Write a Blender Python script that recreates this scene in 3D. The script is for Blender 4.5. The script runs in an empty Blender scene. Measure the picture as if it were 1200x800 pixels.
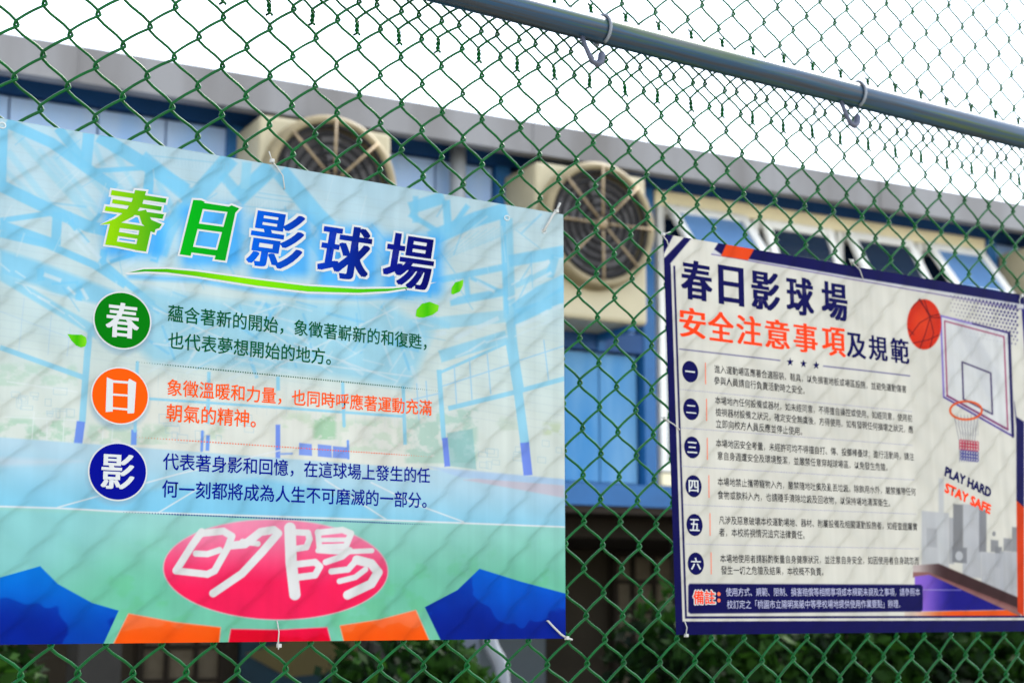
import bpy, bmesh, math, random
import numpy as np
from mathutils import Vector, Matrix

random.seed(7)
rng = np.random.default_rng(7)
C = bpy.context.scene.collection
SC = bpy.context.scene

# ------------------------------------------------------------------ camera, sky, sun, exposure
FPX, PITCH, HEAD = 1856.0, 9.7, 55.9
CAM = np.array([0.0, -1.9, 1.5])
_p, _h = math.radians(PITCH), math.radians(HEAD)
FW = np.array([math.cos(_p) * math.cos(_h), math.cos(_p) * math.sin(_h), math.sin(_p)])
RT = np.array([math.sin(_h), -math.cos(_h), 0.0])
UP = np.cross(RT, FW)
cd = bpy.data.cameras.new('camera')
cam = bpy.data.objects.new('camera', cd)
C.objects.link(cam)
cam.matrix_world = Matrix(((RT[0], UP[0], -FW[0], CAM[0]), (RT[1], UP[1], -FW[1], CAM[1]), (RT[2], UP[2], -FW[2], CAM[2]), (0, 0, 0, 1)))
cd.sensor_width = 36.0
cd.lens = FPX / 1200 * 36
cd.clip_start, cd.clip_end = 0.05, 5000
cd.dof.use_dof = True
cd.dof.focus_distance = 2.04
cd.dof.aperture_fstop = 6.5
SC.camera = cam

SUN_EL, SUN_AZ = 52.0, 8.0            # azimuth measured from +X towards +Y; a veiled sun high on the right, just behind the plane of the fence
w = bpy.data.worlds.new('World')
SC.world = w
w.use_nodes = True
nt = w.node_tree
nt.nodes.clear()
sky = nt.nodes.new('ShaderNodeTexSky')
sky.sky_type = 'NISHITA'
sky.sun_disc = False
sky.sun_elevation = math.radians(SUN_EL)
sky.sun_rotation = math.radians(90 - SUN_AZ)
sky.air_density, sky.dust_density, sky.ozone_density = 1.0, 0.5, 0.6
bg = nt.nodes.new('ShaderNodeBackground')
bg.inputs[1].default_value = 0.118
wo = nt.nodes.new('ShaderNodeOutputWorld')
hs = nt.nodes.new('ShaderNodeHueSaturation')      # thin white cloud over the whole sky: paler than a clear one
hs.inputs['Saturation'].default_value = 0.42
nt.links.new(sky.outputs[0], hs.inputs['Color'])
nt.links.new(hs.outputs[0], bg.inputs[0])
nt.links.new(bg.outputs[0], wo.inputs[0])

sd = bpy.data.lights.new('sun', 'SUN')
sun = bpy.data.objects.new('sun', sd)
C.objects.link(sun)
sd.energy = 1.8
sd.angle = math.radians(13)
sd.color = (1.0, 0.95, 0.86)
_el, _az = math.radians(SUN_EL), math.radians(SUN_AZ)
sdir = Vector((math.cos(_el) * math.cos(_az), math.cos(_el) * math.sin(_az), math.sin(_el)))
sun.rotation_euler = sdir.to_track_quat('Z', 'Y').to_euler()
sun.location = (6, 10, 12)

SC.view_settings.view_transform = 'Standard'
SC.view_settings.look = 'None'
SC.view_settings.gamma = 1.0
SC.view_settings.exposure = 2.5
SC.cycles.use_denoising = True
SC.cycles.max_bounces = 8
SC.cycles.transparent_max_bounces = 8
SC.cycles.sample_clamp_indirect = 6.0

# ------------------------------------------------------------------ measuring helpers
def ray(px, py):
    return FW * FPX + RT * (px - 600) + UP * (400 - py)

def on_fence(px, py, Y=0.0):
    """x, z on the vertical plane of the fence of a point measured in the photograph"""
    d = ray(px, py)
    t = (Y - CAM[1]) / d[1]
    p = CAM + d * t
    return p[0], p[2]

BT = math.radians(-5.5)                 # the school building stands almost parallel to the fence
BA = np.array([math.cos(BT), math.sin(BT), 0])
BN = np.array([math.sin(BT), -math.cos(BT), 0])
BP = np.array([4.4297, 3.9218, 0.0])

def on_wall(px, py, off=0.0):
    d = ray(px, py)
    t = (off - np.dot(CAM - BP, BN)) / np.dot(d, BN)
    p = CAM + d * t
    return float(np.dot(p - BP, BA)), float(p[2])

# ------------------------------------------------------------------ materials
def lin(c):
    c = np.asarray(c, float) / 255.0
    return np.where(c <= 0.04045, c / 12.92, ((c + 0.055) / 1.055) ** 2.4)

INK = 0.63                              # printing inks and sheet: reflectance of white print

def mat(name, rgb, rough=0.6, spec=0.3, metal=0.0, vary=0.0, scale=8.0, bump=0.0, srgb=True, coat=0.0):
    m = bpy.data.materials.new(name)
    m.use_nodes = True
    n = m.node_tree.nodes
    l = m.node_tree.links
    b = n['Principled BSDF']
    col = tuple(lin(rgb) * (INK if name.startswith('ink') else 1.0))
    b.inputs['Base Color'].default_value = (*col, 1)
    b.inputs['Roughness'].default_value = rough
    b.inputs['Specular IOR Level'].default_value = spec
    b.inputs['Metallic'].default_value = metal
    b.inputs['Coat Weight'].default_value = coat
    if vary or bump:
        tc = n.new('ShaderNodeTexCoord')
        ns = n.new('ShaderNodeTexNoise')
        ns.inputs['Scale'].default_value = scale
        ns.inputs['Detail'].default_value = 6
        ns.inputs['Roughness'].default_value = 0.65
        l.new(tc.outputs['Object'], ns.inputs['Vector'])
        if vary:
            rp = n.new('ShaderNodeValToRGB')
            rp.color_ramp.elements[0].position = 0.3
            rp.color_ramp.elements[1].position = 0.7
            rp.color_ramp.elements[0].color = (*[x * (1 - vary) for x in col], 1)
            rp.color_ramp.elements[1].color = (*[min(1, x * (1 + vary * 0.6)) for x in col], 1)
            l.new(ns.outputs[0], rp.inputs[0])
            l.new(rp.outputs[0], b.inputs['Base Color'])
        if bump:
            bp = n.new('ShaderNodeBump')
            bp.inputs['Strength'].default_value = bump
            bp.inputs['Distance'].default_value = 0.01
            l.new(ns.outputs[0], bp.inputs['Height'])
            l.new(bp.outputs[0], b.inputs['Normal'])
    return m

def mat_streaks(name, rgb, rgb2, rough=0.6, sx=9.0, sz=0.7, amount=0.5):
    """painted sheet with vertical run-off streaks and rubbed patches"""
    m = mat(name, rgb, rough)
    n, l = m.node_tree.nodes, m.node_tree.links
    b = n['Principled BSDF']
    tc = n.new('ShaderNodeTexCoord')
    mp = n.new('ShaderNodeMapping')
    mp.inputs['Scale'].default_value = (sx, sx, sz)
    ns = n.new('ShaderNodeTexNoise')
    ns.inputs['Scale'].default_value = 1.0
    ns.inputs['Detail'].default_value = 5
    rp = n.new('ShaderNodeValToRGB')
    rp.color_ramp.elements[0].position = 0.38
    rp.color_ramp.elements[1].position = 0.68
    a = lin(rgb); c = lin(rgb2)
    rp.color_ramp.elements[0].color = (*a, 1)
    rp.color_ramp.elements[1].color = (*(a * (1 - amount) + c * amount), 1)
    l.new(tc.outputs['Object'], mp.inputs[0]); l.new(mp.outputs[0], ns.inputs['Vector'])
    l.new(ns.outputs[0], rp.inputs[0]); l.new(rp.outputs[0], b.inputs['Base Color'])
    return m

def mat_ramp(name, stops, axis='X', x0=0.0, x1=1.0, rough=0.45, spec=0.02):
    """printed colour running along one axis of the piece (object coordinates)"""
    m = mat(name, stops[0][1], rough, spec)
    n, l = m.node_tree.nodes, m.node_tree.links
    tc = n.new('ShaderNodeTexCoord')
    sp = n.new('ShaderNodeSeparateXYZ')
    mr = n.new('ShaderNodeMapRange')
    mr.inputs['From Min'].default_value = x0
    mr.inputs['From Max'].default_value = x1
    rp = n.new('ShaderNodeValToRGB')
    while len(rp.color_ramp.elements) < len(stops):
        rp.color_ramp.elements.new(0.5)
    for e, (p, c) in zip(rp.color_ramp.elements, stops):
        e.position = p
        e.color = (*(lin(c) * INK), 1)
    l.new(tc.outputs['Object'], sp.inputs[0])
    l.new(sp.outputs['XYZ'.index(axis)], mr.inputs[0])
    l.new(mr.outputs[0], rp.inputs[0])
    l.new(rp.outputs[0], n['Principled BSDF'].inputs['Base Color'])
    return m

def mat_sheet(name, transl=0.5):
    """printed translucent plastic sheet: the print is the sheet's own colour attribute"""
    m = bpy.data.materials.new(name)
    m.use_nodes = True
    n, l = m.node_tree.nodes, m.node_tree.links
    b = n['Principled BSDF']
    at = n.new('ShaderNodeAttribute')
    at.attribute_name = 'print'
    tr = n.new('ShaderNodeBsdfTranslucent')
    mx = n.new('ShaderNodeMixShader')
    mx.inputs[0].default_value = transl
    l.new(at.outputs['Color'], b.inputs['Base Color'])
    l.new(at.outputs['Color'], tr.inputs['Color'])
    b.inputs['Roughness'].default_value = 0.33
    b.inputs['Specular IOR Level'].default_value = 0.04
    l.new(b.outputs[0], mx.inputs[1])
    l.new(tr.outputs[0], mx.inputs[2])
    l.new(mx.outputs[0], n['Material Output'].inputs[0])
    return m

# ------------------------------------------------------------------ object helpers
def obj(name, me, m=None, parent=None):
    o = bpy.data.objects.new(name, me)
    C.objects.link(o)
    if m is not None:
        me.materials.append(m)
    if parent is not None:
        o.parent = parent
    return o

def mesh_np(name, V, F):
    """mesh from a vertex array and an (n,4) array of quads"""
    V = np.asarray(V, np.float32); F = np.asarray(F, np.int32)
    me = bpy.data.meshes.new(name)
    me.vertices.add(len(V)); me.vertices.foreach_set('co', V.ravel())
    me.loops.add(F.size); me.loops.foreach_set('vertex_index', F.ravel())
    me.polygons.add(len(F))
    me.polygons.foreach_set('loop_start', np.arange(0, F.size, F.shape[1], dtype=np.int32))
    me.update(calc_edges=True)
    me.validate()
    return me

def smooth(me):
    me.polygons.foreach_set('use_smooth', np.ones(len(me.polygons), bool))

def thing(name, label, cat, loc=(0, 0, 0), rz=0.0, group=None):
    o = bpy.data.objects.new(name, None)
    C.objects.link(o)
    o.location = loc
    o.rotation_euler = (0, 0, rz)
    o.empty_display_size = 0.1
    tag(o, label, cat, group)
    return o

def tag(o, label, cat, group=None):
    o['label'] = label
    o['category'] = cat
    if group:
        o['group'] = group

def copy_tree(o, parent=None):
    c = o.copy()
    C.objects.link(c)
    if parent is not None:
        c.parent = parent
    for ch in list(o.children):
        copy_tree(ch, c)
    return c

def tube(pts, r, sides=8, cap=True):
    """vertices and quads of a round tube along a polyline (numpy)"""
    P = np.asarray(pts, float)
    n = len(P)
    T = np.gradient(P, axis=0)
    T /= np.linalg.norm(T, axis=1)[:, None] + 1e-12
    ref = np.array([0.0, 1.0, 0.0]) if abs(T[0][1]) < 0.9 else np.array([1.0, 0, 0])
    N = np.zeros_like(P)
    v = ref - T[0] * np.dot(ref, T[0]); v /= np.linalg.norm(v)
    for i in range(n):
        v = v - T[i] * np.dot(v, T[i]); v /= np.linalg.norm(v) + 1e-12
        N[i] = v
    B = np.cross(T, N)
    R = np.broadcast_to(np.asarray(r, float), (n,))
    a = np.arange(sides) * 2 * math.pi / sides
    V = P[:, None, :] + R[:, None, None] * (np.cos(a)[None, :, None] * N[:, None, :] + np.sin(a)[None, :, None] * B[:, None, :])
    V = V.reshape(-1, 3)
    i = np.arange(n - 1)[:, None] * sides
    j = np.arange(sides)[None, :]
    k = (j + 1) % sides
    F = np.stack([i + j, i + k, i + sides + k, i + sides + j], -1).reshape(-1, 4)
    return V, F

class MB:
    """collects solids and builds them as ONE mesh object"""
    def __init__(s):
        s.bm = bmesh.new()
    def box(s, x0, x1, y0, y1, z0, z1, bev=0.0):
        r = bmesh.ops.create_cube(s.bm, size=1.0)
        for v in r['verts']:
            v.co = Vector((x0 + (v.co.x + .5) * (x1 - x0), y0 + (v.co.y + .5) * (y1 - y0), z0 + (v.co.z + .5) * (z1 - z0)))
        if bev:
            es = list({e for v in r['verts'] for e in v.link_edges})
            bmesh.ops.bevel(s.bm, geom=es, offset=bev, segments=2, affect='EDGES', profile=0.5)
        return s
    def tube(s, pts, r, sides=12, caps=True):
        V, F = tube(pts, r, sides)
        vs = [s.bm.verts.new(v) for v in V]
        for f in F:
            fc = s.bm.faces.new([vs[i] for i in f]); fc.smooth = True
        if caps:
            s.bm.faces.new(vs[:sides][::-1]); s.bm.faces.new(vs[-sides:])
        return s
    def prism(s, outline, axis, a, b):
        """extrude a 2-D outline along an axis from a to b"""
        def pt(u, v, t):
            return {'x': (t, u, v), 'y': (u, t, v), 'z': (u, v, t)}[axis]
        A = [s.bm.verts.new(pt(u, v, a)) for u, v in outline]
        B = [s.bm.verts.new(pt(u, v, b)) for u, v in outline]
        n = len(outline)
        s.bm.faces.new(A[::-1]); s.bm.faces.new(B)
        for i in range(n):
            s.bm.faces.new([A[i], A[(i + 1) % n], B[(i + 1) % n], B[i]])
        return s
    def lathe(s, prof, centre, axis='y', seg=48):
        """revolve (radius, t) profile about an axis through centre"""
        rows = []
        for r, t in prof:
            row = []
            for i in range(seg):
                a = 2 * math.pi * i / seg
                row.append(s.bm.verts.new((centre[0] + r * math.cos(a), centre[1] + t, centre[2] + r * math.sin(a))))
            rows.append(row)
        for p, q in zip(rows, rows[1:]):
            for i in range(seg):
                f = s.bm.faces.new([p[i], p[(i + 1) % seg], q[(i + 1) % seg], q[i]]); f.smooth = True
        return s
    def build(s, name, m=None, parent=None):
        bmesh.ops.recalc_face_normals(s.bm, faces=s.bm.faces)
        me = bpy.data.meshes.new(name)
        s.bm.to_mesh(me); s.bm.free()
        return obj(name, me, m, parent)

# ------------------------------------------------------------------ ground
m_ground = mat('ground_concrete', (150, 146, 136), 0.9, 0.2, vary=0.25, scale=1.2, bump=0.3)
g = MB()
g.bm.faces.new([g.bm.verts.new(v) for v in ((-400, -400, 0), (400, -400, 0), (400, 400, 0), (-400, 400, 0))])
ground = g.build('ground', m_ground)
ground['kind'] = 'structure'
g = MB()
q = [BP + BA * s + BN * o for s, o in ((-9, 2.1), (9, 2.1), (9, 0.2), (-9, 0.2))]
g.bm.faces.new([g.bm.verts.new((p[0], p[1], 0.004)) for p in q])
bed = g.build('soil', mat('soil_brown', (70, 58, 44), 0.95, 0.1, vary=0.4, scale=14, bump=0.6))
bed['kind'] = 'structure'

# ------------------------------------------------------------------ the school building (local x along the wall, y into it, z up)
bld = thing('school_building', 'long low blue school building with grey roof edge behind the wire fence', 'building', tuple(BP), BT)
m_fascia = mat_streaks('grey_fascia', (126, 125, 126), (92, 88, 85), 0.6, 3.0, 0.5, 0.8)
m_beam = mat('deep_blue_paint', (14, 62, 112), 0.55, 0.3, vary=0.2, scale=3)
m_panel = mat_streaks('pale_blue_panel', (144, 180, 228), (176, 194, 220), 0.6, 6, 0.8, 0.7)
m_bluepanel = mat_streaks('blue_panel', (44, 116, 168), (104, 150, 184), 0.55, 7, 1.2, 0.8)
m_post = mat('blue_post', (24, 88, 142), 0.5, 0.35, vary=0.18, scale=4)
m_cream = mat('cream_frame', (232, 220, 184), 0.6, 0.3, vary=0.08, scale=5)
m_white = mat('white_frame', (222, 220, 214), 0.5, 0.3, vary=0.06, scale=6)
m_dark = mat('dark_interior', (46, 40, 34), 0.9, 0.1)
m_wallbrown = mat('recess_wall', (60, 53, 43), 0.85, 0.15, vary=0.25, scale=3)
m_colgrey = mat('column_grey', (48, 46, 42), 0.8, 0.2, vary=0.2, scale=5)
m_glass = mat('window_glass', (30, 44, 62), 0.06, 0.9)
m_skyglass = mat('sky_painted_glass', (92, 128, 170), 0.15, 0.6, vary=0.2, scale=3)  # sky reflection in the sashes is painted in as a pale blue base
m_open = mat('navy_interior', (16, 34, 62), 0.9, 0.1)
m_pvc = mat('white_pvc', (150, 154, 160), 0.45, 0.35, vary=0.06, scale=6)
m_soff = mat('soffit', (110, 112, 116), 0.8, 0.1)
m_curtain = mat('curtain', (108, 98, 82), 0.9, 0.1, vary=0.2, scale=20)

S0, S1 = -7.5, 7.5
# roof: slab with sheet metal fascia and a shallow pitched top
r = MB()
r.prism([(-0.30, 3.640), (3.0, 4.15), (6.0, 3.80), (6.0, 3.66), (0.03, 3.668), (-0.26, 3.536)], 'x', S0, S1)
roof = r.build('roof', m_soff, bld)
f = MB()
f.box(S0, S1, -0.322, -0.302, 3.50, 3.645)
f.box(S0, S1, -0.302, -0.26, 3.50, 3.532)
for k in range(-3, 4):
    f.box(k * 2.0 - 0.53, k * 2.0 - 0.522, -0.326, -0.3225, 3.502, 3.643)
f.build('fascia', m_fascia, roof)
# upper storey wall core and its ledges
c = MB(); c.box(S0, S1, 0.03, 0.25, 1.98, 3.66); c.build('upper_wall', m_panel, bld)
b = MB(); b.box(S0, S1, -0.03, 0.028, 3.515, 3.645); b.build('eaves_beam', m_beam, bld)
b = MB(); b.box(S0, S1, -0.07, 0.028, 1.98, 2.08); b.build('floor_beam', m_post, bld)
b = MB(); b.box(-0.6, 0.26, -0.045, 0.028, 2.70, 2.79); b.build('cross_rail', m_beam, bld)
# wall sheets, one part each
def sheet(s0, s1, z0, z1, m, off=0.0):
    p = MB(); p.box(s0, s1, off - 0.006, off + 0.026, z0, z1, 0.003)
    return p.build('wall_panel', m, bld)
xs = [-7.4, -6.4, -5.4, -4.4, -3.4, -2.72, -2.37, -2.09, -1.83]
for a, b_ in zip(xs, xs[1:]):
    sheet(a + 0.004, b_ - 0.004, 2.09, 3.505, m_panel)
sheet(-1.77, -1.17, 2.09, 3.505, m_beam)
sheet(-1.16, -0.86, 2.09, 3.505, m_panel)
sheet(-0.85, -0.57, 2.09, 3.505, m_panel)
sheet(-0.49, -0.04, 2.80, 3.505, m_beam)
sheet(-0.49, -0.20, 2.09, 2.69, m_bluepanel)
sheet(-0.193, -0.005, 2.09, 2.69, m_bluepanel)
sheet(0.002, 0.205, 2.09, 2.69, m_bluepanel)
for s in (-1.80, -0.53, 0.255, 2.505, 5.0, -4.4):
    p = MB(); p.box(s - 0.034, s + 0.034, -0.05, 0.028, 2.082, 3.512, 0.004); p.build('post', m_post, bld)
# cream band over the windows, the row of top-hung windows
b = MB(); b.box(0.30, 2.46, -0.045, 0.028, 3.435, 3.510, 0.004); b.build('lintel', m_cream, bld)
b = MB(); b.box(0.30, 2.46, -0.07, 0.028, 2.082, 2.14, 0.004); b.build('sill', m_cream, bld)
def hung_window(s0, s1, tilt, pane_m):
    fr = MB()
    for a, b_, c_, d in ((s0, s0 + .035, 2.15, 3.43), (s1 - .035, s1, 2.15, 3.43), (s0 + .036, s1 - .036, 2.15, 2.19), (s0 + .036, s1 - .036, 3.39, 3.43), (s0 + .036, s1 - .036, 3.02, 3.06)):
        fr.box(a, b_, -0.055, 0.02, c_, d, 0.003)
    w_ = fr.build('window', m_white, bld)
    gl = MB(); gl.box(s0 + .036, s1 - .036, -0.01, -0.004, 2.191, 3.019); gl.build('pane', m_glass, w_)
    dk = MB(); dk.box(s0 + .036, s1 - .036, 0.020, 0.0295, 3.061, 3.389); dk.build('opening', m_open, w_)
    # the opened sash, hinged along its top edge
    L = 0.38
    sa = MB()
    t = 0.028
    for a, b_, c_, d in ((s0 + .038, s0 + .085, -L, 0), (s1 - .085, s1 - .038, -L, 0), (s0 + .086, s1 - .086, -L, -L + .045), (s0 + .086, s1 - .086, -.045, 0)):
        sa.box(a, b_, -t, 0, c_, d, 0.003)
    so = sa.build('sash', m_white, w_)
    gp = MB(); gp.box(s0 + .086, s1 - .086, -0.016, -0.010, -L + .046, -.046); gp.build('pane', pane_m, so)
    so.location = (0, -0.057, 3.42); so.rotation_euler = (-tilt, 0, 0)
    return w_
for s0, s1, tl, pm in ((0.31, 0.86, 0.66, m_skyglass), (0.88, 1.40, 0.34, m_glass), (1.42, 1.94, 0.50, m_glass), (1.96, 2.45, 0.64, m_skyglass)):
    hung_window(s0, s1, tl, pm)
sheet(2.55, 4.96, 2.09, 3.505, m_panel)
sheet(5.05, 7.4, 2.09, 3.505, m_panel)
# rain pipe in front of the pale wall
p = MB(); p.tube([(-0.79, -0.10, z) for z in np.linspace(0.3, 3.55, 14)], 0.036, 16)
for z in (2.3, 3.2):
    p.tube([(-0.79, -0.10, z), (-0.79, -0.10, z + .03)], 0.042, 16)
p.build('downpipe', m_pvc, bld)
# ground floor: set back in the shade behind columns
b = MB(); b.box(S0, S1, -0.06, 0.2515, 1.945, 1.9785); b.build('shade_cap', m_dark, bld)  # dark cap added over the wall's pale underside; its colour stands for shade
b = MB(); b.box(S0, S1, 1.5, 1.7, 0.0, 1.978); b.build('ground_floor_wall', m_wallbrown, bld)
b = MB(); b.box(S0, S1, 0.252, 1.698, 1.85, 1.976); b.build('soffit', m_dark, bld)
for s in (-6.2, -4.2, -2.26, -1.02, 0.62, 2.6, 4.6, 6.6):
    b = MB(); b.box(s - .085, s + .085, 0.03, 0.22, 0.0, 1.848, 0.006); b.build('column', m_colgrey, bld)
def grid_window(s0, s1, z0, z1, nx, nz, bg_m):
    fr = MB()
    y0 = 1.47
    fr.box(s0, s1, y0 - .03, y0 + .028, z1 - .03, z1); fr.box(s0, s1, y0 - .03, y0 + .028, z0, z0 + .03)
    fr.box(s0, s0 + .03, y0 - .03, y0 + .028, z0 + .031, z1 - .031); fr.box(s1 - .03, s1, y0 - .03, y0 + .028, z0 + .031, z1 - .031)
    wn = fr.build('window', m_dark, bld)
    gr = MB()
    for i in range(1, nx):
        x = s0 + (s1 - s0) * i / nx; gr.box(x - .011, x + .011, y0 - .02, y0, z0 + .031, z1 - .031)
    for i in range(1, nz):
        z = z0 + (z1 - z0) * i / nz; gr.box(s0 + .031, s1 - .031, y0 - .026, y0 - .0205, z - .011, z + .011)
    gr.build('window_bars', m_dark, wn)
    pn = MB(); pn.box(s0 + .031, s1 - .031, y0 + .004, y0 + .012, z0 + .031, z1 - .031); pn.build('pane', bg_m, wn)
grid_window(-1.72, -1.28, 0.85, 1.66, 3, 5, m_curtain)
grid_window(0.98, 1.55, 1.0, 1.84, 4, 5, m_curtain)
grid_window(-3.4, -2.6, 0.85, 1.66, 5, 5, m_glass)
grid_window(2.2, 3.2, 0.85, 1.66, 5, 5, m_curtain)
b = MB(); b.box(0.1, 0.55, 1.47, 1.498, 0.0, 1.8); b.build('door', mat('grey_door', (96, 104, 108), 0.6, 0.3), bld)
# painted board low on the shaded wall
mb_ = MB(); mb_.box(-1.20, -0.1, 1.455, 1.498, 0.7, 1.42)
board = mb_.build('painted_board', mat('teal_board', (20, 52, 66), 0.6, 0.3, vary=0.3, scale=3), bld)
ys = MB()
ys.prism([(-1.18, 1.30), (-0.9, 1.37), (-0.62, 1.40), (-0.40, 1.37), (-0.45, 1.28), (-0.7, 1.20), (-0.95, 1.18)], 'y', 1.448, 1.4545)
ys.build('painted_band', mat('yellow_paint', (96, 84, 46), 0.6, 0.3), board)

# air conditioner outdoor units on wall brackets
m_acbox = mat('ac_cream', (172, 162, 134), 0.5, 0.3, vary=0.08, scale=4)
m_acring = mat('ac_ring', (132, 120, 92), 0.55, 0.25, vary=0.25, scale=9)
m_grille = mat('ac_grille', (22, 21, 22), 0.6, 0.2)
m_blade = mat('fan_blade', (104, 102, 102), 0.5, 0.3)
m_spoke = mat('ac_spoke', (140, 122, 94), 0.6, 0.3, vary=0.45, scale=18)
m_acin = mat('ac_inside', (92, 90, 90), 0.8, 0.1)
m_rust = mat('rusty_iron', (96, 62, 38), 0.8, 0.2, vary=0.4, scale=20)
def make_ac(label):
    t = thing('air_conditioner', label, 'air conditioner', group='outdoor air conditioner units on the blue wall')
    D = 0.34                       # depth out from the wall; fan centre is the origin, 0.16 forward of the front
    b = MB(); b.box(-0.29, 0.29, -D - 0.0, -0.03, -0.42, 0.27, 0.02); b.build('casing', m_acbox, t)
    for s in (-0.22, 0.22):
        b = MB(); b.prism([(-D + .03, -0.422), (-0.028, -0.422), (-0.028, -0.50), (-0.05, -0.50), (-0.06, -0.452), (-D + .03, -0.445)], 'x', s - .02, s + .02)
        b.build('bracket', m_post, t)
    b = MB()
    cy = -D
    b.lathe([(0.290, 0.004), (0.286, -0.06), (0.278, -0.078), (0.264, -0.082), (0.252, -0.078), (0.247, -0.06), (0.246, 0.002)], (0, cy, 0), seg=64)
    b.build('fan_ring', m_acring, t)
    b = MB()
    b.lathe([(0.245, -0.004), (0.02, -0.004), (0.001, -0.004)], (0, cy, 0), seg=48)
    b.build('fan_recess', m_acin, t)
    b = MB()
    for k in range(5):
        a0 = k * 2 * math.pi / 5
        P = []
        for rr, da, yy in ((0.05, -0.25, -0.012), (0.05, 0.25, -0.03), (0.21, 0.55, -0.045), (0.22, 0.05, -0.014)):
            P.append(b.bm.verts.new((rr * math.cos(a0 + da), cy + yy, rr * math.sin(a0 + da))))
        Q = [b.bm.verts.new((v.co.x, v.co.y + 0.004, v.co.z)) for v in P]
        b.bm.faces.new(P); b.bm.faces.new(Q[::-1])
        for i in range(4):
            b.bm.faces.new([P[i], Q[i], Q[(i + 1) % 4], P[(i + 1) % 4]])
    b.build('fan_blades', m_blade, t)
    b = MB()
    for rr in (0.050, 0.088, 0.126, 0.164, 0.202, 0.238):
        V, F = tube([(rr * math.cos(a), cy - 0.070, rr * math.sin(a)) for a in np.linspace(0, 2 * math.pi, 49)], 0.0080, 6)
        vs = [b.bm.verts.new(v) for v in V]
        for f_ in F:
            b.bm.faces.new([vs[i] for i in f_]).smooth = True
    b.build('grille_rings', m_grille, t)
    for k in range(8):
        a = k * math.pi / 4
        b = MB()
        b.tube([(0.035 * math.cos(a), cy - 0.089, 0.035 * math.sin(a)), (0.262 * math.cos(a), cy - 0.092, 0.262 * math.sin(a))], 0.0055, 8)
        b.build('grille_spoke', m_spoke, t)
    b = MB(); b.lathe([(0.001, -0.10), (0.018, -0.098), (0.026, -0.09), (0.026, -0.08)], (0, cy, 0), seg=24); b.build('grille_hub', m_spoke, t)
    return t
def place_ac(t, s, z):
    p = BP + BA * s
    t.location = (p[0], p[1], z); t.rotation_euler = (0, 0, BT)
ac1 = make_ac('cream air conditioner unit with round grille showing between the two signs')
place_ac(ac1, -0.235, 3.195)
ac2 = copy_tree(ac1); ac2['label'] = 'cream air conditioner unit half hidden behind the top of the pale blue sign'
place_ac(ac2, -1.51, 3.215)
ac3 = copy_tree(ac1); ac3['label'] = 'cream air conditioner unit at the far right edge beside the open windows'
place_ac(ac3, 2.85, 3.17)

# ------------------------------------------------------------------ hedge and shrubs in front of the building
def leafy(name, label, cat, s0, s1, o0, o1, z0, z1, n, size, cols, group=None, bumps=0.08):
    t = thing(name, label, cat, tuple(BP + BA * (s0 + s1) / 2 + BN * (o0 + o1) / 2), BT, group)
    hx, hy = (s1 - s0) / 2, (o1 - o0) / 2
    P = np.stack([rng.uniform(-hx, hx, n), rng.uniform(-hy, hy, n), rng.uniform(0, 1, n) ** 0.8], 1)
    top = z1 + bumps * (np.sin(P[:, 0] * 7.3 + 1) * 0.5 + np.sin(P[:, 0] * 17.1) * 0.3 + np.sin(P[:, 0] * 3.1 + P[:, 1] * 9) * 0.5) + rng.normal(0, 0.025, n)
    edge = np.minimum(1, (hx - np.abs(P[:, 0])) / 0.15)
    P[:, 2] = z0 + P[:, 2] * (top - z0) * (0.86 + 0.14 * edge)
    P[:, 1] *= 1 - 0.25 * ((P[:, 2] - z0) / (z1 - z0)) ** 4
    A = rng.normal(size=(n, 3)); A /= np.linalg.norm(A, axis=1)[:, None]
    Bv = np.cross(A, rng.normal(size=(n, 3))); Bv /= np.linalg.norm(Bv, axis=1)[:, None]
    sz = size * rng.uniform(0.6, 1.35, n)[:, None]
    V = np.stack([P - A * sz, P + Bv * sz * .45, P + A * sz, P - Bv * sz * .45], 1).reshape(-1, 3)
    F = np.arange(4 * n).reshape(-1, 4)
    me = mesh_np('foliage', V, F)
    for c_ in cols:
        m = mat('leaf', c_, 0.6, 0.08)
        tn = m.node_tree.nodes; tr = tn.new('ShaderNodeBsdfTranslucent'); mx = tn.new('ShaderNodeMixShader')
        tr.inputs[0].default_value = (*lin(c_), 1); mx.inputs[0].default_value = 0.3
        l = m.node_tree.links
        l.new(tn['Principled BSDF'].outputs[0], mx.inputs[1]); l.new(tr.outputs[0], mx.inputs[2]); l.new(mx.outputs[0], tn['Material Output'].inputs[0])
        me.materials.append(m)
    clump = (np.sin(P[:, 0] * 11 + P[:, 2] * 9) + np.sin(P[:, 1] * 23 + P[:, 2] * 14) + rng.normal(0, 0.8, n))
    idx = np.digitize(clump, np.quantile(clump, np.linspace(0, 1, len(cols) + 1)[1:-1])).astype(np.int32)
    me.polygons.foreach_set('material_index', idx)
    o = obj('foliage', me, None, t)
    m_stem = mat('stem_bark', (70, 54, 36), 0.9, 0.1)
    for k in range(max(3, int((s1 - s0) * 4))):
        x = rng.uniform(-hx * .9, hx * .9); y = rng.uniform(-hy * .5, hy * .5)
        st = MB(); st.tube([(x, y, 0), (x + .02, y + .01, z1 * .4), (x + rng.uniform(-.1, .1), y + rng.uniform(-.05, .05), z1 * .85)], [0.012, 0.009, 0.004], 6)
        st.build('stem', m_stem, t)
    return t
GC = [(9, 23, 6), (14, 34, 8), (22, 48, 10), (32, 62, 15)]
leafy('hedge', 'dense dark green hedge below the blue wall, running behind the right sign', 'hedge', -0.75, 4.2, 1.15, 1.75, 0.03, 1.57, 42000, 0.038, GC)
leafy('shrub', 'low green shrub under the middle of the pale blue sign', 'shrub', -1.95, -1.32, 1.2, 1.75, 0.03, 1.37, 8000, 0.034, GC)
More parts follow.
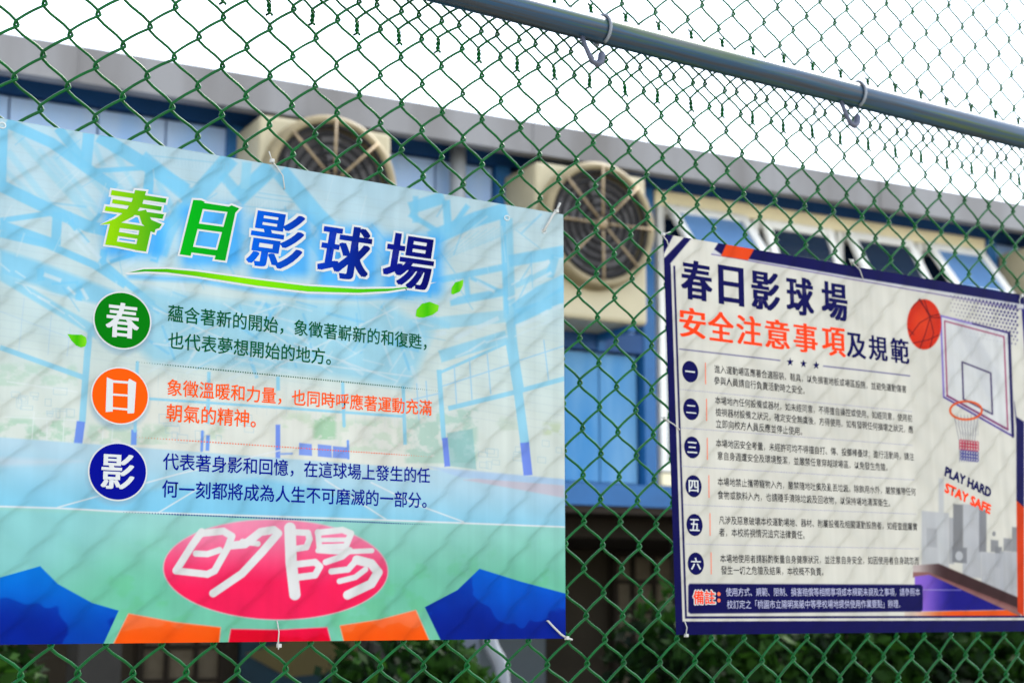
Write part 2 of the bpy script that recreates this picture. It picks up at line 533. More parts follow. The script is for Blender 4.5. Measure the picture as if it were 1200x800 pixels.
leafy('shrub', 'dark shrub at the lower left edge of the picture', 'shrub', -3.6, -2.72, 1.2, 1.75, 0.03, 1.40, 9000, 0.034, GC)
# grey post with a bent white pipe strapped to it, in front of the hedge
pp = BP + BA * -1.07 + BN * 0.72
t = thing('utility_post', 'grey post with a bent white pipe below the pale blue sign', 'post', (pp[0], pp[1], 0), BT)
b = MB(); b.box(-0.05, 0.05, -0.05, 0.05, 0, 1.62, 0.006); b.build('post', mat('grey_paint', (84, 90, 102), 0.6, 0.3, vary=0.15, scale=6), t)
b = MB(); b.tube([(0.10, -0.03, 1.60), (0.10, -0.03, 1.45), (0.10, -0.03, 1.40), (0.115, -0.03, 1.36), (0.14, -0.03, 1.325), (0.155, -0.03, 1.29), (0.16, -0.03, 1.2), (0.16, -0.03, 0.0)], 0.03, 14); b.build('pipe', m_pvc, t)
b = MB(); b.box(-0.052, 0.20, -0.0, 0.025, 0.7, 0.73); b.build('strap', m_rust, t)

# ------------------------------------------------------------------ chain-link fence
def mat_wire():
    m = mat('green_wire', (0, 74, 28), 0.33, 0.13, vary=0.4, scale=30)
    return m
m_wire = mat_wire()
PX, PZ = 0.0692, 0.06904
ROW0, COL0, LEAN = 1.428, 0.588, -0.0153
WR = 0.002
fence = thing('chain_link_fence', 'green chain-link fence with a galvanised rail carrying two printed signs', 'fence', (0, 0, 0))

def knot(c, k, jit):
    """position of the crossing of half-column c and half-row k"""
    z = ROW0 + PZ / 2 * k
    x = COL0 + PX / 2 * c + LEAN * (z - ROW0)
    j = jit[(k + 500) % jit.shape[0], (c + 500) % jit.shape[1]]
    return x + j[0], z + j[1]

def wire_sheet(k0, k1, c0, c1, y0, seed, twist=True, shift=0.0, lift=0.0):
    """zigzag wires from half-row k0 to k1; wire c runs between half-columns c and c+1"""
    r_ = np.random.default_rng(seed)
    low = r_.normal(0, 1, (60, 300, 2))
    jit = (r_.normal(0, 0.0007, (1100, 1100, 2)))
    Vs, Fs, n0 = [], [], 0
    def add(V, F):
        nonlocal n0
        Vs.append(V); Fs.append(F + n0); n0 += len(V)
    g_ = WR * 1.05
    for c in range(c0, c1):
        pts = []
        for k in range(k0, k1 + 1):
            right = (c + 1 + k) % 2 == 0          # knots lie where column + row is even
            cx, cz = knot(c + 1 if right else c, k, jit)
            s = 1 if right else -1
            # at a right knot the wire hooks round its neighbour and passes from the front to the back
            pts.append((k, s, cx, cz))
        path = []
        hz = WR * 1.25                             # half height of the bend at a knot
        for (ka, sa, xa, za), (kb, sb, xb, zb) in zip(pts, pts[1:]):
            front = sa < 0                         # rising to the right: the front strand
            yy = -g_ if front else g_
            xs_, xe_ = xa + sa * WR * 1.15, xb + sb * WR * 1.15
            zs_, ze_ = za + hz, zb - hz
            if not path:
                path.append((xs_, y0, za))
            path.append((xs_, y0 + yy * .55, za + hz * .5))
            dx, dz = xe_ - xs_, ze_ - zs_
            for u in (0.015, 0.10, 0.3, 0.5, 0.7, 0.90, 0.985):
                if front:
                    bx, bz = -0.0011 * math.sin(math.pi * u) ** .8, 0.0011 * math.sin(math.pi * u) ** .8
                else:
                    q_ = math.sin(2 * math.pi * u) * 0.0008
                    bx, bz = q_, q_
                path.append((xs_ + dx * u + bx, y0 + yy, zs_ + dz * u + bz))
            path.append((xe_, y0 + yy * .55, zb - hz * .5))
        k, s, xe, ze = pts[-1]
        path.append((xe + s * WR * 1.15, y0, ze))
        add(*tube(path, WR, 6))
    if twist:
        for kk, sg in ((k0, -1), (k1, 1)):
            for c in range(c0, c1):
                if (c + kk) % 2 == 0:
                    x, z = knot(c, kk, jit)
                    tw = r_.uniform(-.1, .1)
                    for ph in (0, math.pi):
                        P = []
                        for i in range(15):
                            u = i / 14
                            fl = WR * 0.95 + (0.0022 * max(0, u - .78) / .22)
                            P.append((x + fl * math.cos(ph + u * 9 + tw) + tw * .02 * u, y0 + fl * math.sin(ph + u * 9 + tw), z + sg * u * 0.0195))
                        add(*tube(P, WR * 1.0, 5))
    V = np.concatenate(Vs); F = np.concatenate(Fs)
    V[:, 0] += shift; V[:, 2] += lift
    # slow sag and bulge of the whole sheet
    V[:, 1] += 0.0004 * np.sin(V[:, 0] * 6.1 + seed) * np.sin(V[:, 2] * 5.3)
    me = mesh_np('wire_mesh', V, F); smooth(me)
    return obj('wire_mesh', me, m_wire, fence)

wire_sheet(-40, 29, -34, 110, 0.0, 3)
wire_sheet(26, 52, -34, 110, 0.0085, 4, shift=PX / 2, lift=0.006)
# galvanised rail in front of the mesh, clamps and hooks
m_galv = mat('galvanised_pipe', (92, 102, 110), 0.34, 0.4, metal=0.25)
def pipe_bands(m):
    # long uneven bands of bluish and greenish colour along the pipe
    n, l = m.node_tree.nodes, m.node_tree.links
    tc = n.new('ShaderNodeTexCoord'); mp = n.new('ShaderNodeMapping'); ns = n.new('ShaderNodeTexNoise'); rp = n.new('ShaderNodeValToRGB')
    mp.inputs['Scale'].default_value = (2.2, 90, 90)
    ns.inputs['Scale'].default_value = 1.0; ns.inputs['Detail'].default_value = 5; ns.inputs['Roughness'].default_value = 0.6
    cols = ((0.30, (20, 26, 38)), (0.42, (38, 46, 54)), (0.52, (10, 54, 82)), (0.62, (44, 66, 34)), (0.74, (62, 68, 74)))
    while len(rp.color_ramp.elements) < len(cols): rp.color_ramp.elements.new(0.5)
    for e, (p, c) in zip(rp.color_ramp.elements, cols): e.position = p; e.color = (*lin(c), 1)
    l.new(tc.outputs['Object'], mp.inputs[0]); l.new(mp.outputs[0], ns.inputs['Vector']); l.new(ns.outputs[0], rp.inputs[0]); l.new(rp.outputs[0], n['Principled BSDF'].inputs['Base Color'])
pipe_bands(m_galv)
m_clamp = mat('zinc_wire', (112, 118, 126), 0.45, 0.4, metal=0.2, vary=0.2, scale=40)
m_hook = mat('hook_iron', (72, 76, 92), 0.5, 0.35, metal=0.2, vary=0.25, scale=40)
RZ, RY, RR = 2.3915, -0.036, 0.0216
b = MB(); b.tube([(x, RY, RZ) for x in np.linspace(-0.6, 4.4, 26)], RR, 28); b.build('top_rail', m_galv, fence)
for x in (1.430, 1.988, 0.87, 2.55):
    b = MB()
    R2 = RR + 0.0022
    ring = [(x, RY + R2 * math.cos(a), RZ + R2 * math.sin(a)) for a in np.linspace(math.radians(-70), math.radians(250), 25)]
    b.tube(ring, 0.0026, 8)
    b.build('rail_clamp', m_clamp, fence)
    b = MB()
    hk = [(x - 0.042, RY - 0.004, RZ - RR + 0.003), (x - 0.036, RY - 0.006, RZ - RR - 0.014), (x - 0.030, RY - 0.008, RZ - RR - 0.028), (x - 0.024, RY - 0.008, RZ - RR - 0.037),
          (x - 0.015, RY - 0.008, RZ - RR - 0.039), (x - 0.008, RY - 0.008, RZ - RR - 0.033), (x - 0.006, RY - 0.008, RZ - RR - 0.022), (x - 0.007, RY - 0.008, RZ - RR - 0.018)]
    b.tube(hk, [0.0038, 0.0038, 0.004, 0.0045, 0.0055, 0.006, 0.006, 0.004], 10)
    b.build('rail_hook', m_hook, fence)
for x in (-0.5, 4.3):
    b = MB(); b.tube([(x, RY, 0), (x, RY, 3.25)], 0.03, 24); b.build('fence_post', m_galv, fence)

# ------------------------------------------------------------------ printing on the signs
def proj(X, Y, Z):
    d = np.stack([X - CAM[0], np.full_like(X, Y - CAM[1]), Z - CAM[2]], -1)
    w_ = d @ FW
    return 600 + FPX * (d @ RT) / w_, 400 - FPX * (d @ UP) / w_

def vnoise(shape, cells, seed):
    r_ = np.random.default_rng(seed)
    out = np.zeros(shape); amp, tot = 1.0, 0.0
    for o in range(4):
        n = cells * 2 ** o
        gdx = r_.random((n + 2, n + 2))
        yy = np.linspace(0, n, shape[0]); xx = np.linspace(0, n, shape[1])
        yi, xi = yy.astype(int), xx.astype(int)
        fy, fx = (yy - yi)[:, None], (xx - xi)[None, :]
        fy, fx = fy * fy * (3 - 2 * fy), fx * fx * (3 - 2 * fx)
        a = gdx[yi][:, xi]; b_ = gdx[yi][:, xi + 1]; c_ = gdx[yi + 1][:, xi]; d = gdx[yi + 1][:, xi + 1]
        out += amp * (a * (1 - fy) * (1 - fx) + b_ * (1 - fy) * fx + c_ * fy * (1 - fx) + d * fy * fx)
        tot += amp; amp *= 0.55
    return out / tot

class Print:
    """the printed picture of a sign, laid down shape by shape on a fine grid of the sheet"""
    def __init__(s, x0, x1, z0, z1, Y, step, lean=0.0):
        s.nx, s.nz = int((x1 - x0) / step) + 1, int((z1 - z0) / step) + 1
        s.x, s.z, s.Y = np.linspace(x0, x1, s.nx), np.linspace(z0, z1, s.nz), Y
        X, Z = np.meshgrid(s.x, s.z)
        s.XS = X                          # across the sheet; X leans with the fence
        X = X + lean * (Z - z0)
        s.lean = lean
        s.X, s.Z = X, Z
        s.U, s.V = proj(X, Y, Z)          # the same points in the measuring photograph
        s.c = np.full((s.nz, s.nx, 3), 235.0)
    def blend(s, sl, cov, col):
        col = np.asarray(col, float)
        if col.ndim == 3: col = col[sl]
        s.c[sl] = s.c[sl] * (1 - cov[..., None]) + col * cov[..., None]
    def region(s, pts, pad):
        u0, v0 = np.min(pts, 0) - pad; u1, v1 = np.max(pts, 0) + pad
        m = (s.U > u0) & (s.U < u1) & (s.V > v0) & (s.V < v1)
        r_ = np.where(m.any(1))[0]; c_ = np.where(m.any(0))[0]
        if not len(r_): return None
        return (slice(r_[0], r_[-1] + 1), slice(c_[0], c_[-1] + 1))
    def segd(s, U, V, a, b):
        ax, ay = a; bx, by = b
        dx, dy = bx - ax, by - ay
        t = np.clip(((U - ax) * dx + (V - ay) * dy) / (dx * dx + dy * dy + 1e-9), 0, 1)
        return np.hypot(U - ax - t * dx, V - ay - t * dy)
    def poly(s, pts, col, a=1.0, soft=0.6):
        pts = np.asarray(pts, float)
        sl = s.region(pts, soft * 2 + 1)
        if sl is None: return
        U, V = s.U[sl], s.V[sl]
        d = np.full(U.shape, 1e9); ins = np.zeros(U.shape, bool)
        n = len(pts)
        for i in range(n):
            p, q = pts[i], pts[(i + 1) % n]
            d = np.minimum(d, s.segd(U, V, p, q))
            c_ = (p[1] > V) != (q[1] > V)
            ins ^= c_ & (U < (q[0] - p[0]) * (V - p[1]) / (q[1] - p[1] + 1e-12) + p[0])
        sd_ = np.where(ins, d, -d)
        s.blend(sl, a * np.clip(sd_ / (2 * soft) + 0.5, 0, 1), col)
    def line(s, pts, w_, col, a=1.0, soft=0.6, butt=False):
        pts = np.asarray(pts, float)
        sl = s.region(pts, w_ / 2 + soft * 2 + 1)
        if sl is None: return
        U, V = s.U[sl], s.V[sl]
        d = np.full(U.shape, 1e9)
        for i, (p, q) in enumerate(zip(pts, pts[1:])):
            e = s.segd(U, V, p, q)
            if butt:                          # square ends
                L = math.hypot(*(q - p)) + 1e-9
                al = ((U - p[0]) * (q[0] - p[0]) + (V - p[1]) * (q[1] - p[1])) / L
                if i == 0: e = np.maximum(e, w_ / 2 - al)
                if i == len(pts) - 2: e = np.maximum(e, w_ / 2 + al - L)
            d = np.minimum(d, e)
        s.blend(sl, a * np.clip((w_ / 2 - d) / (2 * soft) + 0.5, 0, 1), col)
    def ellipse(s, cx, cy, rx, ry, col, a=1.0, soft=0.6, ring=None):
        t = np.linspace(0, 2 * math.pi, 49)
        P = np.stack([cx + rx * np.cos(t), cy + ry * np.sin(t)], 1)
        if ring: s.line(P, ring, col, a, soft)
        else: s.poly(P[:-1], col, a, soft)
    def build(s, m, parent, gain=1.0, sat=1.0, thick=0.0005, rim=(200, 210, 212)):
        nx, nz = s.nx, s.nz
        V = np.stack([s.X, np.full_like(s.X, s.Y), s.Z], -1).reshape(-1, 3)
        i = np.arange(nz - 1)[:, None] * nx + np.arange(nx - 1)[None, :]
        F = np.stack([i, i + 1, i + nx + 1, i + nx], -1).reshape(-1, 4)
        # the rim: the sheet's own small thickness
        x0, x1, z0, z1 = s.x[0], s.x[-1], s.z[0], s.z[-1]
        n0 = len(V)
        R = np.array([[x + s.lean * (z - z0), y, z] for y in (s.Y, s.Y + thick) for x, z in ((x0, z0), (x1, z0), (x1, z1), (x0, z1))])
        RF = np.array([[n0 + k, n0 + 4 + k, n0 + 4 + (k + 1) % 4, n0 + (k + 1) % 4] for k in range(4)])
        me = mesh_np('panel', np.concatenate([V, R]), np.concatenate([F, RF]))
        col = np.ones((n0 + 8, 4), np.float32)
        dirt = 1 - 0.07 * np.clip(vnoise(s.c.shape[:2], 7, 77) * 1.6 - .5, 0, 1) - 0.05 * np.clip(vnoise((3, s.c.shape[1]), 60, 78)[1][None, :] * 1.5 - .4, 0, 1)
        s.c *= dirt[..., None]
        grey = s.c @ np.array([0.3, 0.59, 0.11])
        s.c = grey[..., None] + (s.c - grey[..., None]) * sat
        col[:n0, :3] = lin(np.clip(s.c, 0, 255)).reshape(-1, 3) * gain
        col[n0:, :3] = lin(rim) * gain
        at = me.color_attributes.new('print', 'FLOAT_COLOR', 'POINT')
        at.data.foreach_set('color', col.ravel())
        me.shade_smooth()
        return obj('panel', me, m, parent)

def zp(ox, oy, s, pts):
    return [(ox + x / s, oy + y / s) for x, y in pts]

# flat printed pieces (letters, discs, leaves) lie 0.3 mm proud of the sheet per layer
def flat(name, pts, Y, m, parent):
    """polygon measured in the photograph laid on the sign plane"""
    bm = bmesh.new()
    bm.faces.new([bm.verts.new((x, Y, z)) for x, z in (on_fence(u, v, Y) for u, v in pts)])
    bmesh.ops.recalc_face_normals(bm, faces=bm.faces)
    me = bpy.data.meshes.new(name); bm.to_mesh(me); bm.free()
    return obj(name, me, m, parent)

def inflate(pts, d):
    """outline moved outward by d"""
    P = np.asarray(pts, float)
    if np.sum(P[:, 0] * np.roll(P[:, 1], -1) - P[:, 1] * np.roll(P[:, 0], -1)) < 0: P = P[::-1]
    out = []
    n = len(P)
    for i in range(n):
        a, b_, c_ = P[i - 1], P[i], P[(i + 1) % n]
        e1 = (b_ - a) / (np.linalg.norm(b_ - a) + 1e-9); e2 = (c_ - b_) / (np.linalg.norm(c_ - b_) + 1e-9)
        n1 = np.array([e1[1], -e1[0]]); n2 = np.array([e2[1], -e2[0]])
        m_ = n1 + n2; k = np.dot(m_, n1)
        out.append(b_ + m_ * d / max(k, 0.55))
    return out

def strokes(name, polys, Y, m, parent, grow=0.0):
    """one printed character drawn as a set of broad-nib strokes"""
    bm = bmesh.new()
    for i, pts in enumerate(polys):
        if grow: pts = inflate(pts, grow)
        yy = Y - i * LAYER
        f_ = bm.faces.new([bm.verts.new((x, yy, z)) for x, z in (on_fence(u, v, yy) for u, v in pts)])
    bmesh.ops.recalc_face_normals(bm, faces=bm.faces)
    me = bpy.data.meshes.new(name); bm.to_mesh(me); bm.free()
    return obj(name, me, m, parent)

def disc(name, cx, cz, rx, rz_, Y, m, parent, seg=64):
    bm = bmesh.new()
    bm.faces.new([bm.verts.new((cx + rx * math.cos(t), Y, cz + rz_ * math.sin(t))) for t in np.linspace(0, 2 * math.pi, seg, endpoint=False)])
    me = bpy.data.meshes.new(name); bm.to_mesh(me); bm.free()
    return obj(name, me, m, parent)

def text_mesh(s, bold=0.0, res=3, shear=0.0, ways=8, square=False, grow=0.0):
    """outline of a string; heavier strokes are made of copies pushed out in a ring by bold (in ems)"""
    cu = bpy.data.curves.new('lettering', 'FONT')
    cu.body = s; cu.resolution_u = res; cu.shear = shear
    o = bpy.data.objects.new('lettering', cu)
    C.objects.link(o)
    dg = bpy.context.evaluated_depsgraph_get()
    me = bpy.data.meshes.new_from_object(o.evaluated_get(dg))
    bpy.data.objects.remove(o); bpy.data.curves.remove(cu)
    me.materials.clear()
    if not bold and not grow:
        return me
    n = len(me.vertices)
    co = np.empty(n * 3, np.float32); me.vertices.foreach_get('co', co); co = co.reshape(-1, 3)
    me.calc_loop_triangles()
    tr = np.empty(len(me.loop_triangles) * 3, np.int32); me.loop_triangles.foreach_get('vertices', tr); tr = tr.reshape(-1, 3)
    bpy.data.meshes.remove(me)
    off = [(bold * math.cos(2 * math.pi * (i + .5) / ways), bold * math.sin(2 * math.pi * (i + .5) / ways)) for i in range(ways)]
    if ways >= 6:
        off.append((0, 0))
    if square:                                # broad-nib weight: uprights heavier than level strokes
        bx, by = bold * 1.3 + grow, bold * 0.45 + grow
        off = [(bx * i, by * j) for i in (-1, 0, 1) for j in (-1, 0, 1)]
        if grow:
            off += [(bx * i / 2, by * j) for i in (-1, 1) for j in (-1, 1)] + [(bx * i, by * j / 2) for i in (-1, 1) for j in (-1, 1)]
    V = np.concatenate([co + np.array([dx, dy, i], np.float32) for i, (dx, dy) in enumerate(off)])
    F = np.concatenate([tr + i * n for i in range(len(off))])
    return mesh_np('lettering', V, F)

LAYER = 0.000012                         # the copies of one stroke lie a hair apart

def put_text(name, s, p0, p1, Y, m, parent, bold=0.015, res=2, k=1.0, height=None, ways=8):
    """a line of lettering between the photograph points p0 (left) and p1 (right), both at mid height"""
    x0, z0 = on_fence(*p0, Y); x1, z1 = on_fence(*p1, Y)
    me = text_mesh(s, bold, res, 0.0, ways)
    n = len(me.vertices)
    co = np.empty(n * 3, np.float32); me.vertices.foreach_get('co', co); co = co.reshape(-1, 3)
    a, b_ = co[:, 0].min(), co[:, 0].max()
    L = math.hypot(x1 - x0, z1 - z0)
    sx = L / (b_ - a)
    sy = sx * k
    mid = 0.38
    if height:
        sy = height / (co[:, 1].max() - co[:, 1].min()); mid = (co[:, 1].max() + co[:, 1].min()) / 2
    u = (co[:, 0] - a) * sx; v = (co[:, 1] - mid) * sy
    cs, sn = (x1 - x0) / L, (z1 - z0) / L
    out = np.stack([x0 + u * cs - v * sn, Y - LAYER * co[:, 2], z0 + u * sn + v * cs], 1).astype(np.float32)
    me.vertices.foreach_set('co', out.ravel()); me.update()
    return obj(name, me, m, parent)

def put_glyph(name, ch, cx, cy, wpx, hpx, Y, m, parent, bold=0.0, grow=0.0, shear=0.0, res=4, rot=0.0):
    """one character filling a box of wpx by hpx photograph pixels around (cx, cy)"""
    xa, za = on_fence(cx - wpx / 2, cy, Y); xb, _ = on_fence(cx + wpx / 2, cy, Y)
    _, zt = on_fence(cx, cy - hpx / 2, Y); _, zb = on_fence(cx, cy + hpx / 2, Y)
    xc, zc = on_fence(cx, cy, Y)
    base = text_mesh(ch, bold, res, shear, 8, True)
    nb = len(base.vertices)
    cb = np.empty(nb * 3, np.float32); base.vertices.foreach_get('co', cb); cb = cb.reshape(-1, 3)
    lo, hi = cb.min(0), cb.max(0)
    me = base
    if grow:
        me = text_mesh(ch, bold, res, shear, 8, True, grow); bpy.data.meshes.remove(base)
    n = len(me.vertices)
    co = np.empty(n * 3, np.float32); me.vertices.foreach_get('co', co); co = co.reshape(-1, 3)
    sx, sy = (xb - xa) / (hi[0] - lo[0]), (zt - zb) / (hi[1] - lo[1])
    u = (co[:, 0] - (lo[0] + hi[0]) / 2) * sx; v = (co[:, 1] - (lo[1] + hi[1]) / 2) * sy
    cs, sn = math.cos(rot), math.sin(rot)
    out = np.stack([xc + u * cs - v * sn, Y - LAYER * co[:, 2], zc + u * sn + v * cs], 1).astype(np.float32)
    me.vertices.foreach_set('co', out.ravel()); me.update()
    return obj(name, me, m, parent)

def dots(name, p0, p1, n, size, Y, m, parent, dash=1.0, fade=False):
    """a dotted rule as one part"""
    x0, z0 = on_fence(*p0, Y); x1, z1 = on_fence(*p1, Y)
    bm = bmesh.new()
    for i in range(n):
        t = i / (n - 1)
        s = size * (1 if not fade else min(1, 4 * (1 - t) + .35, 4 * t + .35))
        x, z = x0 + (x1 - x0) * t, z0 + (z1 - z0) * t
        bm.faces.new([bm.verts.new((x + a * s * dash, Y, z + b_ * s)) for a, b_ in ((-.5, -.5), (.5, -.5), (.5, .5), (-.5, .5))])
    me = bpy.data.meshes.new(name); bm.to_mesh(me); bm.free()
    return obj(name, me, m, parent)

YS = -0.0045                     # front face of both sheets, just in front of the wires
LY = 0.0003
m_sheetL = mat_sheet('printed_sheet', 0.38)
m_ink_white = mat('ink_white', (212, 214, 212), 0.45, 0.02)

# ============================== the wide pale blue sign
left = thing('notice_sign', 'wide pale blue sign with green and blue title lettering and a red oval emblem', 'sign', (0, 0, 0))
LX0, LX1, LZ0, LZ1 = 0.462, 1.3776, 1.4630, 2.0960
A = Print(LX0, LX1, LZ0, LZ1, YS, 0.00105)
U, V = A.U, A.V
EVL = (slice(None), slice(None))
# base: pale roof sheeting, pale wall, blue court, green court
horizon = 512 + 0.075 * (U - 0)                  # far edge of the court in the picture
edge = 594 + 0.035 * U                           # white side line
def sst(a, b, x):
    t = np.clip((x - a) / (b - a), 0, 1); return t * t * (3 - 2 * t)
def col(c): return np.broadcast_to(np.array(c, float), A.c.shape).copy()
def mixc(t, c1, c2):
    return np.asarray(c1, float) * (1 - t[..., None]) + np.asarray(c2, float) * t[..., None]
A.c[:] = mixc(sst(150, 420, V), (202, 222, 228), (226, 232, 222))
n1 = vnoise(A.c.shape[:2], 5, 11); n2 = vnoise(A.c.shape[:2], 26, 12)
cov = 0.25 * sst(0.4, 0.8, n1) * (1 - sst(360, 430, V))
A.blend((slice(None), slice(None)), cov, (180, 218, 236))
BL, BL2, BL3 = (138, 204, 232), (160, 212, 230), (124, 194, 230)
Wt = (224, 234, 234)
def ln(z, pts, w_, c=BL, a=0.9, soft=1.0):
    A.line(zp(*z, pts), w_ / z[2], c, a, soft, w_ > 14)
def pg(z, pts, c=BL, a=0.9, soft=1.0):
    A.poly(zp(*z, pts), c, a, soft)
Z1, Z2, Z3 = (0, 140, 5.44), (0, 270, 5.44), (160, 170, 5.44)
Z4, Z5, Z6, Z7 = (480, 230, 4.21), (480, 400, 3.637), (180, 320, 3.6375), (0, 400, 3.635)
# fine roof purlins
for i in range(26):
    y = 150 + i * 9.5
    A.line([(-60, y + 6), (660, y + 118)], 0.9, (196, 206, 210), 0.35, 0.5)
for pts, w_, a in (([(90, 80), (420, 450), (620, 660)], 42, .5), ([(50, 200), (330, 560)], 42, .45), ([(340, 230), (640, 600)], 36, .5), ([(250, 190), (560, 560)], 30, .4), ([(560, 350), (700, 500)], 34, .5),
                   ([(600, 160), (660, 300)], 34, .5), ([(720, 180), (790, 310)], 40, .6), ([(690, 330), (780, 450)], 30, .5), ([(800, 330), (870, 440)], 30, .5), ([(1000, 390), (1130, 620)], 36, .6), ([(30, 320), (200, 480)], 30, .4), ([(440, 70), (540, 220)], 26, .4)):
    ln(Z1, pts, w_, BL2, a, 1.6)
for pts, w_ in (([(25, 50), (12, 430)], 52), ([(40, 20), (330, 150), (560, 315), (740, 440)], 66), ([(370, 55), (520, 250)], 60), ([(567, 90), (545, 310)], 74), ([(630, 105), (930, 290), (1190, 450)], 84), ([(570, 330), (940, 308)], 30),
                ([(957, 310), (940, 500)], 60), ([(0, 420), (330, 580), (560, 680), (690, 710)], 76), ([(0, 645), (310, 600)], 34), ([(367, 590), (355, 800)], 62), ([(0, 670), (370, 800)], 60), ([(400, 600), (560, 790)], 30), ([(640, 600), (560, 700)], 26), ([(1190, 540), (1040, 700), (1010, 800)], 60)):
    ln(Z1, pts, w_)
pg(Z2, [(0, 120), (250, 200), (560, 320), (760, 400), (640, 470), (340, 400), (240, 350), (0, 285)], BL, .8, 3)
pg(Z2, [(0, 270), (140, 330), (420, 500), (600, 600), (610, 690), (540, 640), (300, 500), (0, 318)], BL2, .9, 1.5)
for pts, w_ in (([(0, 20), (300, 90), (600, 220), (800, 350)], 46), ([(255, 240), (262, 320)], 46), ([(507, 335), (500, 450)], 42), ([(665, 120), (650, 210)], 46), ([(330, 340), (500, 330)], 16), ([(640, 190), (800, 330), (980, 470)], 40), ([(700, 200), (860, 150)], 26), ([(1020, 60), (980, 200)], 50)):
    ln(Z2, pts, w_)
for pts, w_ in (([(100, 330), (600, 480)], 7), ([(100, 260), (160, 300)], 9), ([(210, 400), (410, 528)], 9), ([(440, 540), (540, 620)], 9), ([(150, 350), (200, 400)], 10), ([(0, 210), (60, 260)], 9), ([(240, 420), (320, 460)], 16), ([(280, 280), (390, 320)], 26), ([(520, 370), (560, 440)], 22), ([(430, 360), (480, 410)], 18), ([(480, 0), (640, 180)], 24), ([(440, 20), (570, 160)], 20), ([(780, 240), (860, 190)], 30), ([(720, 150), (800, 130)], 26), ([(960, 170), (1000, 180)], 16), ([(1060, 140), (1040, 170)], 16), ([(900, 330), (1070, 400)], 26), ([(1150, 320), (1180, 400)], 20), ([(960, 480), (1060, 600)], 24), ([(1090, 590), (1180, 640)], 20)):
    ln(Z2, pts, w_, Wt, .8, 0.9)
ln(Z2, [(575, 640), (560, 800)], 32, BL2)
for pts in ([(155, 430), (118, 780)], [(328, 540), (306, 790)], [(448, 620), (428, 800)], [(0, 515), (570, 730)]):
    ln(Z2, pts, 5, (196, 214, 226), .8, .5)
for pts, w_, c_, a in (([(600, 80), (400, 310), (330, 390)], 115, BL, .85), ([(860, 140), (640, 345)], 112, BL, .9), ([(705, 110), (690, 280)], 60, BL2, .9), ([(915, 170), (1150, 450), (1230, 530)], 112, BL, .85), ([(545, 190), (640, 300)], 62, BL, .8),
                       ([(30, 80), (340, 330)], 96, BL, .85), ([(80, 230), (60, 360)], 60, BL, .8), ([(300, 380), (200, 560), (150, 700)], 90, BL, .7), ([(660, 560), (560, 760)], 90, BL, .6), ([(1080, 560), (1200, 720)], 60, BL, .6)):
    ln(Z3, pts, w_, c_, a, 1.4)
for pts in ([(80, 66), (590, 122)], [(780, 305), (1040, 342)], [(670, 388), (1160, 436)], [(200, 205), (400, 245)], [(760, 330), (1000, 365)]):
    ln(Z3, pts, 8, (150, 200, 222), .55, .7)
for i in range(22):                                 # fine ribs of the roof sheets
    ln(Z3, [(100 + i * 23, 40 + i * 3), (104 + i * 23, 110 + i * 3)], 2, (170, 196, 206), .35, .4)
    ln(Z3, [(700 + i * 18, 330 + i * 3), (704 + i * 18, 440 + i * 3)], 2, (170, 196, 206), .35, .4)
for pts, w_, c_, a in (([(0, 60), (170, 5)], 60, BL, .85), ([(100, 210), (330, 112), (480, 66)], 74, BL, .9), ([(180, 20), (192, 180)], 38, BL, .9), ([(288, 45), (212, 150)], 26, BL, .9), ([(0, 88), (150, 180)], 26, BL, .9), ([(30, 0), (28, 130)], 26, BL, .8),
                       ([(462, 100), (480, 600)], 30, BL, .9), ([(492, 110), (508, 600)], 30, BL2, .95), ([(495, 580), (515, 800)], 46, BL2, .95), ([(490, 320), (760, 272)], 58, BL, .8), ([(520, 560), (640, 480), (770, 420)], 74, BL, .75), ([(520, 440), (700, 360)], 30, BL2, .8),
                       ([(105, 422), (470, 348)], 32, BL, .8), ([(200, 522), (475, 470)], 38, BL, .8), ([(278, 395), (288, 500)], 26, BL, .8), ([(300, 400), (450, 470)], 18, BL, .8), ([(106, 420), (98, 500)], 16, BL, .8), ([(720, 290), (690, 400)], 40, BL, .7),
                       ([(0, 640), (480, 590)], 60, BL2, .7), ([(150, 790), (480, 690)], 60, BL2, .85), ([(60, 590), (200, 640)], 30, BL2, .6)):
    ln(Z4, pts, w_, c_, a, 1.3)
pg(Z4, [(515, 560), (640, 520), (770, 430), (770, 520), (640, 580), (515, 640)], BL, .85, 1.5)
for i in range(9):
    ln(Z4, [(130 + i * 34, 330 - i * 14), (300 + i * 40, 180 - i * 8)], 7, (176, 214, 226), .5, .9)
for pts, w_ in (([(505, 435), (590, 385)], 9), ([(490, 505), (570, 470)], 14), ([(525, 640), (640, 600)], 18), ([(650, 585), (685, 565)], 18), ([(705, 555), (750, 538)], 22), ([(520, 690), (760, 585)], 7), ([(390, 330), (425, 325)], 9), ([(600, 380), (690, 320)], 22), ([(620, 420), (700, 375)], 16), ([(120, 480), (150, 420)], 24), ([(180, 515), (230, 490)], 20), ([(330, 420), (420, 470)], 16), ([(300, 760), (370, 715)], 12), ([(220, 700), (310, 660)], 26), ([(330, 650), (440, 600)], 22), ([(110, 690), (180, 670)], 22), ([(380, 720), (480, 690)], 9), ([(230, 790), (300, 760)], 10)):
    ln(Z4, pts, w_, Wt, .75, 1.0)
